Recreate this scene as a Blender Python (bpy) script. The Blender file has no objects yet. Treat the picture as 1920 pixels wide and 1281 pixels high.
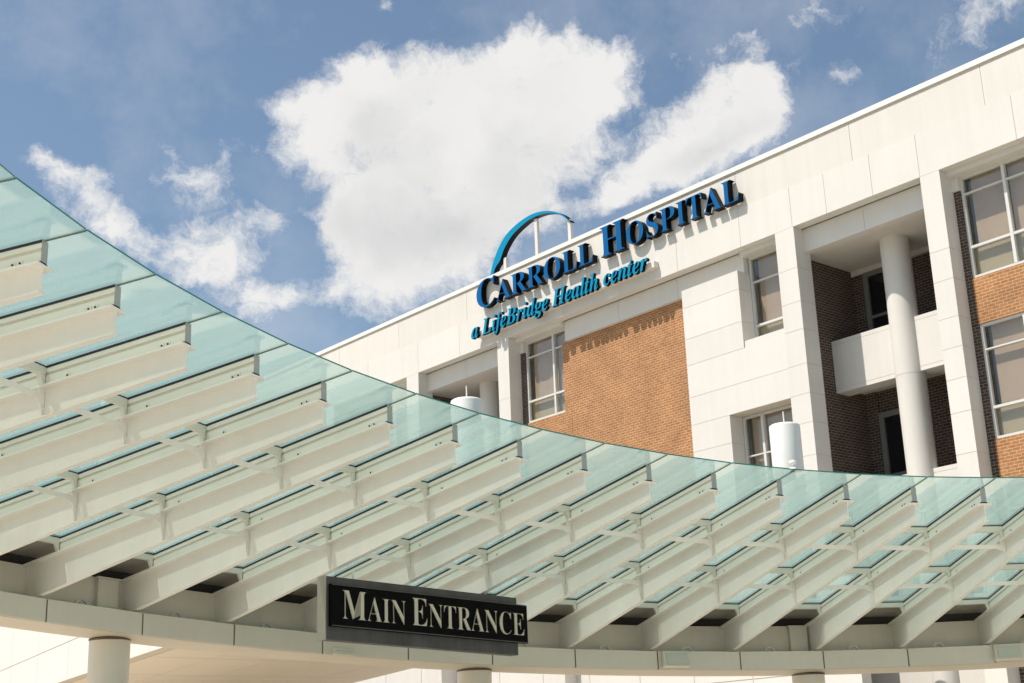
import bpy, math, random
from math import sin, cos, radians, pi, sqrt, atan2
from mathutils import Vector, Matrix

scene = bpy.context.scene
EZ = 1.6                       # eye height; heights below are given from the eye and lifted by this
R0 = random.Random(7)

# ------------------------------------------------------------------ camera
cd = bpy.data.cameras.new('camera')
cam = bpy.data.objects.new('camera', cd)
scene.collection.objects.link(cam)
rot = Matrix(((0.64270102, 0.24768499, 0.72497416),
              (0.76526402, -0.16290908, -0.62276128),
              (-0.03614374, 0.95504595, -0.29424625)))
cam.matrix_world = Matrix.Translation((0, 0, EZ)) @ rot.to_4x4()
cd.sensor_width = 36.0
cd.lens = 36.0 * 2662.107 / 1920.0
cd.clip_end = 3000
scene.camera = cam
scene.render.resolution_x, scene.render.resolution_y = 1024, 683

# ------------------------------------------------------------------ view
scene.view_settings.view_transform = 'Standard'
scene.view_settings.look = 'None'
scene.view_settings.exposure = 0.27
scene.view_settings.gamma = 1.0
try:
    scene.view_settings.use_curve_mapping = False
except Exception:
    pass

# ------------------------------------------------------------------ sun
SUN = Vector((-0.40, -1.0, 1.70)).normalized()
sl = bpy.data.lights.new('sun', 'SUN')
sl.energy = 4.4
sl.angle = radians(0.5)
sl.color = (1.0, 0.93, 0.83)
so = bpy.data.objects.new('sun', sl)
scene.collection.objects.link(so)
so.rotation_euler = (-SUN).to_track_quat('-Z', 'Y').to_euler()
so.location = (-40, -60, 90)

# ------------------------------------------------------------------ sky and clouds
world = bpy.data.worlds.new('World')
scene.world = world
world.use_nodes = True
wt = world.node_tree
wt.nodes.clear()
W = wt.nodes.new
WL = wt.links.new


def wmath(op, a, b=None, c=None, clamp=False):
    n = W('ShaderNodeMath'); n.operation = op; n.use_clamp = clamp
    for i, v in enumerate((a, b, c)):
        if v is None: continue
        if isinstance(v, (int, float)): n.inputs[i].default_value = v
        else: WL(v, n.inputs[i])
    return n.outputs[0]


sky = W('ShaderNodeTexSky')
sky.sky_type = 'NISHITA'
sky.sun_disc = False
sky.sun_elevation = math.asin(SUN.z)
sky.sun_rotation = atan2(SUN.x, SUN.y)
sky.altitude = 100
sky.air_density = 1.0
sky.dust_density = 1.6
sky.ozone_density = 1.0
tc = W('ShaderNodeTexCoord')
sep = W('ShaderNodeSeparateXYZ')
WL(tc.outputs['Generated'], sep.inputs[0])
az = wmath('ARCTAN2', sep.outputs[1], sep.outputs[0])
el = wmath('ARCSINE', sep.outputs[2])
uu = wmath('MULTIPLY', az, -0.94)
comb = W('ShaderNodeCombineXYZ')
WL(uu, comb.inputs[0]); WL(el, comb.inputs[1])
# warp the lookup a little so the cloud outlines break up
nz = W('ShaderNodeTexNoise'); nz.inputs['Scale'].default_value = 20; nz.inputs['Detail'].default_value = 8; nz.inputs['Roughness'].default_value = 0.62
WL(comb.outputs[0], nz.inputs['Vector'])
wsub = W('ShaderNodeVectorMath'); wsub.operation = 'SUBTRACT'; wsub.inputs[1].default_value = (0.5, 0.5, 0.5)
WL(nz.outputs['Color'], wsub.inputs[0])
wsc = W('ShaderNodeVectorMath'); wsc.operation = 'SCALE'; wsc.inputs['Scale'].default_value = 0.042
WL(wsub.outputs[0], wsc.inputs[0])
wad = W('ShaderNodeVectorMath'); wad.operation = 'ADD'
WL(comb.outputs[0], wad.inputs[0]); WL(wsc.outputs[0], wad.inputs[1])
CL = [(2.5875, 0.4631, 0.0221, 0.0118, 0, 0.90), (2.5610, 0.4583, 0.0331, 0.0257, 15, 1.00), (2.5363, 0.4894, 0.0165, 0.0140, 10, 0.85), (2.5731, 0.4307, 0.0294, 0.0165, -5, 0.95), (2.5158, 0.4751, 0.0349, 0.0228, 0, 1.00), (2.4706, 0.4619, 0.0515, 0.0324, 0, 1.00), (2.4250, 0.4625, 0.0404, 0.0276, 0, 1.00), (2.4316, 0.5009, 0.0221, 0.0129, 25, 0.62), (2.4038, 0.5106, 0.0228, 0.0132, 15, 0.72), (2.3901, 0.4938, 0.0257, 0.0147, 0, 0.80), (2.3722, 0.4783, 0.0349, 0.0213, 0, 1.00), (2.3407, 0.4835, 0.0169, 0.0176, 0, 0.80), (2.4011, 0.4432, 0.0533, 0.0294, 10, 1.00), (2.4515, 0.4155, 0.0717, 0.0441, 0, 1.00), (2.5249, 0.4035, 0.0423, 0.0331, 0, 1.00), (2.5451, 0.3794, 0.0239, 0.0202, 0, 0.85), (2.5094, 0.3625, 0.0423, 0.0331, 10, 1.00), (2.5354, 0.3403, 0.0221, 0.0184, 0, 0.75), (2.4651, 0.3730, 0.0496, 0.0294, 15, 1.00), (2.5650, 0.3904, 0.0110, 0.0110, 0, 0.50), (2.2482, 0.4626, 0.0349, 0.0176, 8, 0.95), (2.2302, 0.4424, 0.0213, 0.0228, 0, 0.80), (2.2707, 0.4394, 0.0404, 0.0228, 25, 1.00), (2.3064, 0.4242, 0.0368, 0.0184, 30, 0.90), (2.3384, 0.4026, 0.0287, 0.0125, 25, 0.80), (2.2770, 0.4143, 0.0404, 0.0184, 25, 0.80), (2.3634, 0.3912, 0.0154, 0.0074, 20, 0.55), (2.7586, 0.4092, 0.0235, 0.0096, -15, 0.68), (2.7721, 0.4168, 0.0103, 0.0063, 0, 0.55), (2.7387, 0.3865, 0.0265, 0.0147, -30, 0.90), (2.7135, 0.3685, 0.0176, 0.0154, -20, 0.78), (2.6797, 0.4221, 0.0140, 0.0103, -20, 0.60), (2.6447, 0.4247, 0.0202, 0.0110, 25, 0.58), (2.6656, 0.4074, 0.0221, 0.0110, 0, 0.70), (2.6280, 0.3852, 0.0331, 0.0103, 5, 0.62), (2.6715, 0.3579, 0.0279, 0.0162, 15, 0.70), (2.6431, 0.3664, 0.0294, 0.0140, 0, 0.60), (2.6501, 0.3441, 0.0294, 0.0125, 0, 0.60), (2.6191, 0.3295, 0.0221, 0.0184, -10, 0.75), (2.5883, 0.3363, 0.0312, 0.0118, 5, 0.72), (2.5212, 0.5325, 0.0096, 0.0059, 0, 0.55), (2.1822, 0.5090, 0.0243, 0.0110, 0, 0.62), (2.0668, 0.4841, 0.0386, 0.0140, 28, 0.68), (2.2613, 0.4939, 0.0243, 0.0066, 25, 0.52), (2.2286, 0.4938, 0.0125, 0.0088, 0, 0.50), (2.1723, 0.4621, 0.0103, 0.0066, 0, 0.55), (2.3071, 0.4882, 0.0162, 0.0059, 0, 0.45), ]
GREY = [(2.4809, 0.3827, 0.0699, 0.0294, 5, 1.00), (2.5165, 0.4275, 0.0331, 0.0221, 0, 0.50), (2.2765, 0.4198, 0.0404, 0.0110, 25, 0.70), (2.5324, 0.4605, 0.0221, 0.0147, 0, 0.50), (2.4306, 0.4296, 0.0441, 0.0221, 0, 0.45), ]


def blobs(lst, grow):
    """sum of soft ellipses fixed in the sky by azimuth and elevation"""
    tot = None
    for a, e, rx, ry, ro, wgt in lst:
        mp = W('ShaderNodeMapping'); mp.vector_type = 'TEXTURE'
        mp.inputs['Location'].default_value = (-a * 0.94, e, 0)
        mp.inputs['Rotation'].default_value = (0, 0, radians(ro))
        mp.inputs['Scale'].default_value = (rx * grow, ry * grow, 1)
        WL(wad.outputs[0], mp.inputs['Vector'])
        gr = W('ShaderNodeTexGradient'); gr.gradient_type = 'SPHERICAL'
        WL(mp.outputs[0], gr.inputs[0])
        v = wmath('MULTIPLY', gr.outputs['Fac'], wgt)
        tot = v if tot is None else wmath('ADD', tot, v)
    return tot


field = blobs(CL, 1.66)
grey = blobs(GREY, 1.5)
fieldc = wmath('MINIMUM', field, 1.25)
n2 = W('ShaderNodeTexNoise'); n2.inputs['Scale'].default_value = 34; n2.inputs['Detail'].default_value = 10; n2.inputs['Roughness'].default_value = 0.70
WL(wad.outputs[0], n2.inputs['Vector'])
nn = wmath('SUBTRACT', n2.outputs['Fac'], 0.5)
fall = wmath('ADD', fieldc, wmath('MULTIPLY', nn, 2.4))
mask = W('ShaderNodeMapRange'); mask.interpolation_type = 'SMOOTHSTEP'
mask.inputs['From Min'].default_value = 0.12; mask.inputs['From Max'].default_value = 1.12
WL(fall, mask.inputs['Value'])
gate = W('ShaderNodeMapRange'); gate.inputs['From Min'].default_value = 0.0; gate.inputs['From Max'].default_value = 0.22
WL(fieldc, gate.inputs['Value'])
maskg = wmath('MULTIPLY', mask.outputs[0], gate.outputs[0])
maskg = wmath('MULTIPLY', maskg, 0.97)
# thin veil everywhere
vn = W('ShaderNodeTexNoise'); vn.inputs['Scale'].default_value = 6; vn.inputs['Detail'].default_value = 6; vn.inputs['Roughness'].default_value = 0.6
WL(comb.outputs[0], vn.inputs['Vector'])
veil = W('ShaderNodeMapRange'); veil.inputs['From Min'].default_value = 0.45; veil.inputs['From Max'].default_value = 0.8; veil.inputs['To Max'].default_value = 0.36
WL(vn.outputs['Fac'], veil.inputs['Value'])
maskf = wmath('MAXIMUM', maskg, veil.outputs[0])
# clouds have white crests and greyer thick hearts
sn = W('ShaderNodeTexNoise'); sn.inputs['Scale'].default_value = 14; sn.inputs['Detail'].default_value = 5; sn.inputs['Roughness'].default_value = 0.55
WL(wad.outputs[0], sn.inputs['Vector'])
th = wmath('ADD', wmath('MULTIPLY', grey, 0.9), wmath('MULTIPLY', wmath('SUBTRACT', sn.outputs['Fac'], 0.45), 1.1))
shade = W('ShaderNodeMapRange'); shade.interpolation_type = 'SMOOTHSTEP'
shade.inputs['From Min'].default_value = 0.0; shade.inputs['From Max'].default_value = 0.9
WL(th, shade.inputs['Value'])
ccol = W('ShaderNodeMix'); ccol.data_type = 'RGBA'
ccol.inputs['A'].default_value = (7.0, 6.9, 6.75, 1)
ccol.inputs['B'].default_value = (5.3, 5.3, 5.3, 1)
WL(shade.outputs[0], ccol.inputs['Factor'])
hs = W('ShaderNodeHueSaturation'); hs.inputs['Saturation'].default_value = 0.92; hs.inputs['Value'].default_value = 1.0
tint = W('ShaderNodeMix'); tint.data_type = 'RGBA'; tint.blend_type = 'MULTIPLY'; tint.inputs['Factor'].default_value = 1.0
tint.inputs['B'].default_value = (0.92, 1.03, 1.035, 1)
WL(sky.outputs[0], tint.inputs['A']); WL(tint.outputs['Result'], hs.inputs['Color'])
mixc = W('ShaderNodeMix'); mixc.data_type = 'RGBA'
WL(maskf, mixc.inputs['Factor']); WL(hs.outputs[0], mixc.inputs['A']); WL(ccol.outputs['Result'], mixc.inputs['B'])
bg = W('ShaderNodeBackground'); bg.inputs['Strength'].default_value = 0.106
WL(mixc.outputs['Result'], bg.inputs['Color'])
wo = W('ShaderNodeOutputWorld')
WL(bg.outputs[0], wo.inputs['Surface'])

# ------------------------------------------------------------------ materials
MATS = {}


def mat(name, color, rough=0.6, metal=0.0, var=0.0, vscale=1.5, streak=0.0, bump=0.0, bscale=30, spec=0.4, coat=0.0):
    m = bpy.data.materials.new(name); m.use_nodes = True
    nt = m.node_tree; b = nt.nodes['Principled BSDF']
    b.inputs['Base Color'].default_value = (*color, 1)
    b.inputs['Roughness'].default_value = rough
    b.inputs['Metallic'].default_value = metal
    b.inputs['Specular IOR Level'].default_value = spec
    b.inputs['Coat Weight'].default_value = coat
    tc = nt.nodes.new('ShaderNodeTexCoord')
    last = None
    if var or streak:
        n = nt.nodes.new('ShaderNodeTexNoise'); n.inputs['Scale'].default_value = vscale; n.inputs['Detail'].default_value = 6; n.inputs['Roughness'].default_value = 0.6
        nt.links.new(tc.outputs['Object'], n.inputs['Vector'])
        mp = nt.nodes.new('ShaderNodeMapping'); mp.inputs['Scale'].default_value = (3.2, 3.2, 0.12)
        nt.links.new(tc.outputs['Object'], mp.inputs['Vector'])
        n2 = nt.nodes.new('ShaderNodeTexNoise'); n2.inputs['Scale'].default_value = 1.2; n2.inputs['Detail'].default_value = 5; n2.inputs['Roughness'].default_value = 0.7
        nt.links.new(mp.outputs[0], n2.inputs['Vector'])
        r1 = nt.nodes.new('ShaderNodeMapRange'); r1.inputs['From Min'].default_value = 0.3; r1.inputs['From Max'].default_value = 0.7
        r1.inputs['To Min'].default_value = 1 - var; r1.inputs['To Max'].default_value = 1 + var * 0.4
        nt.links.new(n.outputs['Fac'], r1.inputs['Value'])
        r2 = nt.nodes.new('ShaderNodeMapRange'); r2.inputs['From Min'].default_value = 0.35; r2.inputs['From Max'].default_value = 0.65
        r2.inputs['To Min'].default_value = 1 - streak; r2.inputs['To Max'].default_value = 1.0
        nt.links.new(n2.outputs['Fac'], r2.inputs['Value'])
        gi = nt.nodes.new('ShaderNodeNewGeometry'); ri = nt.nodes.new('ShaderNodeMapRange'); ri.inputs['To Min'].default_value = 1 - var * 0.9; ri.inputs['To Max'].default_value = 1 + var * 0.5
        nt.links.new(gi.outputs['Random Per Island'], ri.inputs['Value'])
        m0 = nt.nodes.new('ShaderNodeMath'); m0.operation = 'MULTIPLY'; nt.links.new(r1.outputs[0], m0.inputs[0]); nt.links.new(ri.outputs[0], m0.inputs[1])
        mu = nt.nodes.new('ShaderNodeMath'); mu.operation = 'MULTIPLY'
        nt.links.new(m0.outputs[0], mu.inputs[0]); nt.links.new(r2.outputs[0], mu.inputs[1])
        hv = nt.nodes.new('ShaderNodeHueSaturation'); hv.inputs['Color'].default_value = (*color, 1)
        nt.links.new(mu.outputs[0], hv.inputs['Value'])
        nt.links.new(hv.outputs[0], b.inputs['Base Color'])
    if bump:
        n3 = nt.nodes.new('ShaderNodeTexNoise'); n3.inputs['Scale'].default_value = bscale; n3.inputs['Detail'].default_value = 4
        nt.links.new(tc.outputs['Object'], n3.inputs['Vector'])
        bp = nt.nodes.new('ShaderNodeBump'); bp.inputs['Strength'].default_value = bump; bp.inputs['Distance'].default_value = 0.02
        nt.links.new(n3.outputs['Fac'], bp.inputs['Height']); nt.links.new(bp.outputs[0], b.inputs['Normal'])
    MATS[name] = m
    return m


M_panel = mat('white_precast_panel', (0.675, 0.65, 0.61), 0.75, var=0.03, vscale=0.8, streak=0.035, bump=0.15, bscale=60)
M_panel2 = mat('cream_precast_panel', (0.665, 0.635, 0.59), 0.75, var=0.03, vscale=0.7, streak=0.05, bump=0.15, bscale=60)
M_joint = mat('sealant_and_shadow_line', (0.52, 0.48, 0.41), 0.8)
M_beampaint = mat('white_steel_paint', (0.90, 0.885, 0.83), 0.42, var=0.03, vscale=2.0, streak=0.03, spec=0.45)
M_rail = mat('cream_rail_paint', (0.80, 0.79, 0.70), 0.4, var=0.04, vscale=3)
M_fascia = mat('grey_cream_fascia_paint', (0.77, 0.735, 0.64), 0.35, var=0.04, vscale=1.2, streak=0.03, spec=0.5)
M_girder = mat('girder_paint', (0.77, 0.74, 0.655), 0.5, var=0.05, vscale=1.5, streak=0.06)
M_soffit = mat('soffit_panel', (0.66, 0.60, 0.50), 0.5, var=0.03)
M_deck = mat('shaded_deck_underside', (0.46, 0.43, 0.38), 0.6, var=0.15, vscale=2)  # light paint, darkened in colour for the shade behind the glass
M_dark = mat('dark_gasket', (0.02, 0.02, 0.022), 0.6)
M_cavity = mat('gap_shade_black', (0.035, 0.03, 0.028), 0.6, var=0.2, vscale=4)  # black standing in for the shade in the gap over the girder
M_alu = mat('grey_aluminium', (0.42, 0.42, 0.40), 0.35, metal=0.6)
M_frame = mat('white_window_frame', (0.62, 0.62, 0.60), 0.4, spec=0.5)
M_doorframe = mat('grey_door_frame', (0.22, 0.22, 0.21), 0.4, metal=0.3)
M_darkglass = mat('dark_door_glass', (0.012, 0.012, 0.014), 0.06, spec=0.5)
M_coping = mat('white_metal_coping', (0.74, 0.73, 0.70), 0.4, var=0.03, vscale=2)
M_blue = mat('blue_letter_face', (0.0, 0.10, 0.30), 0.45, spec=0.15)
M_cyan = mat('bright_blue_letter_face', (0.0, 0.235, 0.42), 0.45, spec=0.15)
M_black = mat('black_letter_return', (0.003, 0.003, 0.0035), 0.4, spec=0.12)
M_signblack = mat('black_sign_panel', (0.003, 0.003, 0.0035), 0.55, spec=0.08)
M_signgrey = mat('weathered_grey_sign_box', (0.12, 0.12, 0.122), 0.55, var=0.25, vscale=3, streak=0.3)
M_endcap = mat('pale_sign_end_cap', (0.40, 0.38, 0.33), 0.5, var=0.06, vscale=4)
M_signletter = mat('cream_sign_letter', (0.62, 0.58, 0.47), 0.6, var=0.05, vscale=10)
M_lampwhite = mat('white_column_cap_paint', (0.82, 0.80, 0.76), 0.45, var=0.04, vscale=3, streak=0.05)
M_colpaint = mat('shaded_column_paint', (0.80, 0.745, 0.65), 0.45, var=0.04, vscale=2, streak=0.04)  # column white with the shaft's warm shade put into the colour
M_blind = mat('beige_roller_blind', (0.47, 0.37, 0.285), 0.8, var=0.12, vscale=1.2)
M_spandrel = mat('olive_beige_lower_blind', (0.44, 0.385, 0.26), 0.8, var=0.06, vscale=1.0)
M_room = mat('dim_room_wall', (0.12, 0.10, 0.09), 0.8)
M_ground = mat('pale_bounce_concrete', (0.64, 0.56, 0.45), 0.85, var=0.12, vscale=0.4, bump=0.2, bscale=12)  # tone raised so the drive bounces more light onto the undersides
M_asphalt = mat('asphalt', (0.055, 0.055, 0.058), 0.85, var=0.2, vscale=3, bump=0.4, bscale=80)
M_grass = mat('grass_green', (0.06, 0.10, 0.03), 0.9, var=0.3, vscale=2, bump=0.5, bscale=40)
M_lens = mat('frosted_lamp_lens', (0.62, 0.64, 0.56), 0.3, spec=0.5)


def brick_mat(name, c1, c2, mortar):
    m = bpy.data.materials.new(name); m.use_nodes = True
    nt = m.node_tree; b = nt.nodes['Principled BSDF']; b.inputs['Roughness'].default_value = 0.85
    g = nt.nodes.new('ShaderNodeNewGeometry'); s = nt.nodes.new('ShaderNodeSeparateXYZ'); nt.links.new(g.outputs['Position'], s.inputs[0])
    a = nt.nodes.new('ShaderNodeMath'); a.operation = 'ADD'; nt.links.new(s.outputs[0], a.inputs[0]); nt.links.new(s.outputs[1], a.inputs[1])
    c = nt.nodes.new('ShaderNodeCombineXYZ'); nt.links.new(a.outputs[0], c.inputs[0]); nt.links.new(s.outputs[2], c.inputs[1])
    br = nt.nodes.new('ShaderNodeTexBrick')
    br.inputs['Color1'].default_value = (*c1, 1); br.inputs['Color2'].default_value = (*c2, 1); br.inputs['Mortar'].default_value = (*mortar, 1)
    br.inputs['Scale'].default_value = 1.0; br.inputs['Brick Width'].default_value = 0.23; br.inputs['Row Height'].default_value = 0.088
    br.inputs['Mortar Size'].default_value = 0.011; br.inputs['Mortar Smooth'].default_value = 0.15; br.inputs['Bias'].default_value = -0.1
    nt.links.new(c.outputs[0], br.inputs['Vector'])
    n = nt.nodes.new('ShaderNodeTexNoise'); n.inputs['Scale'].default_value = 1.1; n.inputs['Detail'].default_value = 7
    nt.links.new(c.outputs[0], n.inputs['Vector'])
    n4 = nt.nodes.new('ShaderNodeTexNoise'); n4.inputs['Scale'].default_value = 7; n4.inputs['Detail'].default_value = 2
    nt.links.new(c.outputs[0], n4.inputs['Vector'])
    r = nt.nodes.new('ShaderNodeMapRange'); r.inputs['From Min'].default_value = 0.3; r.inputs['From Max'].default_value = 0.7; r.inputs['To Min'].default_value = 0.85; r.inputs['To Max'].default_value = 1.12
    nt.links.new(n.outputs['Fac'], r.inputs['Value'])
    r4 = nt.nodes.new('ShaderNodeMapRange'); r4.inputs['From Min'].default_value = 0.3; r4.inputs['From Max'].default_value = 0.7; r4.inputs['To Min'].default_value = 0.88; r4.inputs['To Max'].default_value = 1.12
    nt.links.new(n4.outputs['Fac'], r4.inputs['Value'])
    mm = nt.nodes.new('ShaderNodeMath'); mm.operation = 'MULTIPLY'; nt.links.new(r.outputs[0], mm.inputs[0]); nt.links.new(r4.outputs[0], mm.inputs[1])
    h = nt.nodes.new('ShaderNodeHueSaturation'); nt.links.new(br.outputs['Color'], h.inputs['Color']); nt.links.new(mm.outputs[0], h.inputs['Value'])
    nt.links.new(h.outputs[0], b.inputs['Base Color'])
    inv = nt.nodes.new('ShaderNodeMath'); inv.operation = 'SUBTRACT'; inv.inputs[0].default_value = 1; nt.links.new(br.outputs['Fac'], inv.inputs[1])
    bp = nt.nodes.new('ShaderNodeBump'); bp.inputs['Strength'].default_value = 0.6; bp.inputs['Distance'].default_value = 0.01
    nt.links.new(inv.outputs[0], bp.inputs['Height']); nt.links.new(bp.outputs[0], b.inputs['Normal'])
    return m


M_brick = brick_mat('orange_tan_brick', (0.325, 0.135, 0.046), (0.395, 0.175, 0.062), (0.48, 0.32, 0.19))
M_brick_shade = brick_mat('shaded_brick', (0.040, 0.026, 0.022), (0.075, 0.050, 0.040), (0.23, 0.175, 0.135))  # same brick as above, with shade put into its colours


def glass_mat(name, transp, transl, tint, gl=0.12, rough=0.03):
    m = bpy.data.materials.new(name); m.use_nodes = True
    nt = m.node_tree; nt.nodes.clear(); N = nt.nodes.new
    t = N('ShaderNodeBsdfTransparent'); t.inputs[0].default_value = (*transp, 1)
    tl = N('ShaderNodeBsdfTranslucent'); tl.inputs[0].default_value = (*tint, 1)
    df = N('ShaderNodeBsdfDiffuse'); df.inputs[0].default_value = (*[c * 0.8 for c in tint], 1)
    m0 = N('ShaderNodeMixShader'); m0.inputs[0].default_value = 0.2
    nt.links.new(tl.outputs[0], m0.inputs[1]); nt.links.new(df.outputs[0], m0.inputs[2])
    m1 = N('ShaderNodeMixShader'); m1.inputs[0].default_value = transl
    if transl > 0:      # uneven film of dust and water marks, a little different on every pane
        tcn = N('ShaderNodeTexCoord'); nz_ = N('ShaderNodeTexNoise'); nz_.inputs['Scale'].default_value = 1.7; nz_.inputs['Detail'].default_value = 8; nz_.inputs['Roughness'].default_value = 0.65
        nt.links.new(tcn.outputs['Object'], nz_.inputs['Vector'])
        ob = N('ShaderNodeObjectInfo'); w1 = N('ShaderNodeMath'); w1.operation = 'MULTIPLY_ADD'; w1.inputs[1].default_value = 0.22; w1.inputs[2].default_value = transl - 0.14
        nt.links.new(nz_.outputs['Fac'], w1.inputs[0])
        w2 = N('ShaderNodeMath'); w2.operation = 'MULTIPLY_ADD'; w2.inputs[1].default_value = 0.06
        nt.links.new(ob.outputs['Random'], w2.inputs[0]); nt.links.new(w1.outputs[0], w2.inputs[2]); nt.links.new(w2.outputs[0], m1.inputs[0])
    nt.links.new(t.outputs[0], m1.inputs[1]); nt.links.new(m0.outputs[0], m1.inputs[2])
    g = N('ShaderNodeBsdfGlossy'); g.inputs['Roughness'].default_value = rough; g.inputs['Color'].default_value = (0.95, 1, 1, 1)
    fr = N('ShaderNodeFresnel')
    gm = N('ShaderNodeNewGeometry'); io = N('ShaderNodeMapRange'); io.inputs['To Min'].default_value = 1.52; io.inputs['To Max'].default_value = 1 / 1.52
    nt.links.new(gm.outputs['Backfacing'], io.inputs['Value']); nt.links.new(io.outputs[0], fr.inputs['IOR'])
    ad = N('ShaderNodeMath'); ad.operation = 'ADD'; ad.inputs[1].default_value = gl - 0.04; ad.use_clamp = True
    nt.links.new(fr.outputs[0], ad.inputs[0])
    m2 = N('ShaderNodeMixShader')
    nt.links.new(ad.outputs[0], m2.inputs[0]); nt.links.new(m1.outputs[0], m2.inputs[1]); nt.links.new(g.outputs[0], m2.inputs[2])
    o = N('ShaderNodeOutputMaterial'); nt.links.new(m2.outputs[0], o.inputs[0])
    return m


M_glass = glass_mat('milky_green_canopy_glass', (0.93, 0.99, 0.98), 0.52, (0.43, 0.565, 0.545), gl=0.085)
M_glassedge = mat('green_glass_edge', (0.03, 0.22, 0.17), 0.15, spec=0.6)
M_pane = glass_mat('window_pane', (0.93, 0.92, 0.90), 0.0, (0.5, 0.5, 0.5), gl=0.05, rough=0.01)

# ------------------------------------------------------------------ mesh helpers
COL = scene.collection
ORG = {}


class MB:
    def __init__(self):
        self.v = []; self.f = []; self.m = []; self.s = []

    def add(self, verts, faces, mi=0, smooth=False):
        n = len(self.v); self.v += [tuple(p) for p in verts]
        for f in faces:
            self.f.append(tuple(i + n for i in f)); self.m.append(mi); self.s.append(smooth)

    def box(self, x0, x1, y0, y1, z0, z1, mi=0):
        self.add([(x0, y0, z0), (x1, y0, z0), (x1, y1, z0), (x0, y1, z0), (x0, y0, z1), (x1, y0, z1), (x1, y1, z1), (x0, y1, z1)],
                 [(0, 3, 2, 1), (4, 5, 6, 7), (0, 1, 5, 4), (1, 2, 6, 5), (2, 3, 7, 6), (3, 0, 4, 7)], mi)
        return self

    def hexa(self, P, mi=0):          # eight corners, bottom four then top four
        self.add(P, [(0, 3, 2, 1), (4, 5, 6, 7), (0, 1, 5, 4), (1, 2, 6, 5), (2, 3, 7, 6), (3, 0, 4, 7)], mi)
        return self

    def lathe(self, cx, cy, prof, n=40, mi=0, smooth=True):
        vs = []; fs = []
        for r, z in prof:
            for i in range(n):
                a = 2 * pi * i / n; vs.append((cx + r * cos(a), cy + r * sin(a), z))
        for j in range(len(prof) - 1):
            for i in range(n):
                k = (i + 1) % n
                fs.append((j * n + i, j * n + k, (j + 1) * n + k, (j + 1) * n + i))
        self.add(vs, fs, mi, smooth)
        b = len(self.v)
        self.add([], [], mi)
        top = [(cx + prof[-1][0] * cos(2 * pi * i / n), cy + prof[-1][0] * sin(2 * pi * i / n), prof[-1][1]) for i in range(n)]
        self.add(top, [tuple(range(n))], mi)
        bot = [(cx + prof[0][0] * cos(2 * pi * i / n), cy + prof[0][0] * sin(2 * pi * i / n), prof[0][1]) for i in range(n)]
        self.add(bot, [tuple(reversed(range(n)))], mi)
        return self

    def build(self, name, mats, parent=None, org=None, lift=True, bevel=0.0):
        if not isinstance(mats, (list, tuple)): mats = [mats]
        if org is None: org = ORG.get(parent.name, Vector((0, 0, 0))) if parent else Vector((0, 0, 0))
        dz = EZ if lift else 0
        me = bpy.data.meshes.new(name)
        me.from_pydata([(x - org.x, y - org.y, z + dz - org.z) for x, y, z in self.v], [], self.f)
        for m in mats: me.materials.append(m)
        me.polygons.foreach_set('material_index', self.m)
        me.polygons.foreach_set('use_smooth', self.s)
        me.update()
        o = bpy.data.objects.new(name, me); COL.objects.link(o)
        if parent: o.parent = parent
        else: o.location = org
        ORG[o.name] = org
        if bevel:
            b = o.modifiers.new('bevel', 'BEVEL'); b.width = bevel; b.segments = 2; b.limit_method = 'ANGLE'
        return o


def tag(o, label=None, cat=None, group=None, kind=None):
    if label: o['label'] = label
    if cat: o['category'] = cat
    if group: o['group'] = group
    if kind: o['kind'] = kind
    return o


def empty(name, loc, label, cat, group=None):
    o = bpy.data.objects.new(name, None); COL.objects.link(o); o.location = loc; o.empty_display_size = 0.3
    ORG[o.name] = Vector(loc)
    return tag(o, label, cat, group)


# ================================================================== THE SETTING
def sheet(name, x0, x1, y0, y1, z, m):
    g = MB(); g.add([(x0, y0, z), (x1, y0, z), (x1, y1, z), (x0, y1, z)], [(0, 1, 2, 3)])
    return tag(g.build(name, m, lift=False), kind='structure')


sheet('ground', -900, 900, -900, 900, 0.0, M_grass)
sheet('driveway', -120, 90, -45, 32.0, 0.004, M_ground)
sheet('road', -300, 300, -58, -46, 0.008, M_asphalt)

# ================================================================== THE HOSPITAL BUILDING
B = empty('hospital_building', (-30, 33, 0), 'white panelled hospital building with orange brick infill, tall piers and recessed balconies behind the canopy', 'building')
XL, XR = -62.0, -9.0


def panels(xs, zs, y0, y1, gap=0.014, m=0):
    """a run of panels in the XZ plane with open joints over a darker backing"""
    g = MB()
    for i in range(len(xs) - 1):
        for j in range(len(zs) - 1):
            g.box(xs[i] + (gap / 2 if i else 0), xs[i + 1] - (gap / 2 if i < len(xs) - 2 else 0), y0, y1,
                  zs[j] + (gap / 2 if j else 0), zs[j + 1] - (gap / 2 if j < len(zs) - 2 else 0), m)
    g.box(xs[0] + 0.01, xs[-1] - 0.01, y0 + 0.012, y1 - 0.012, zs[0] + 0.01, zs[-1] - 0.01, 1)
    return g


def xrange(a, b, xs):
    return [a] + [x for x in sorted(xs) if a < x < b] + [b]


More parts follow.
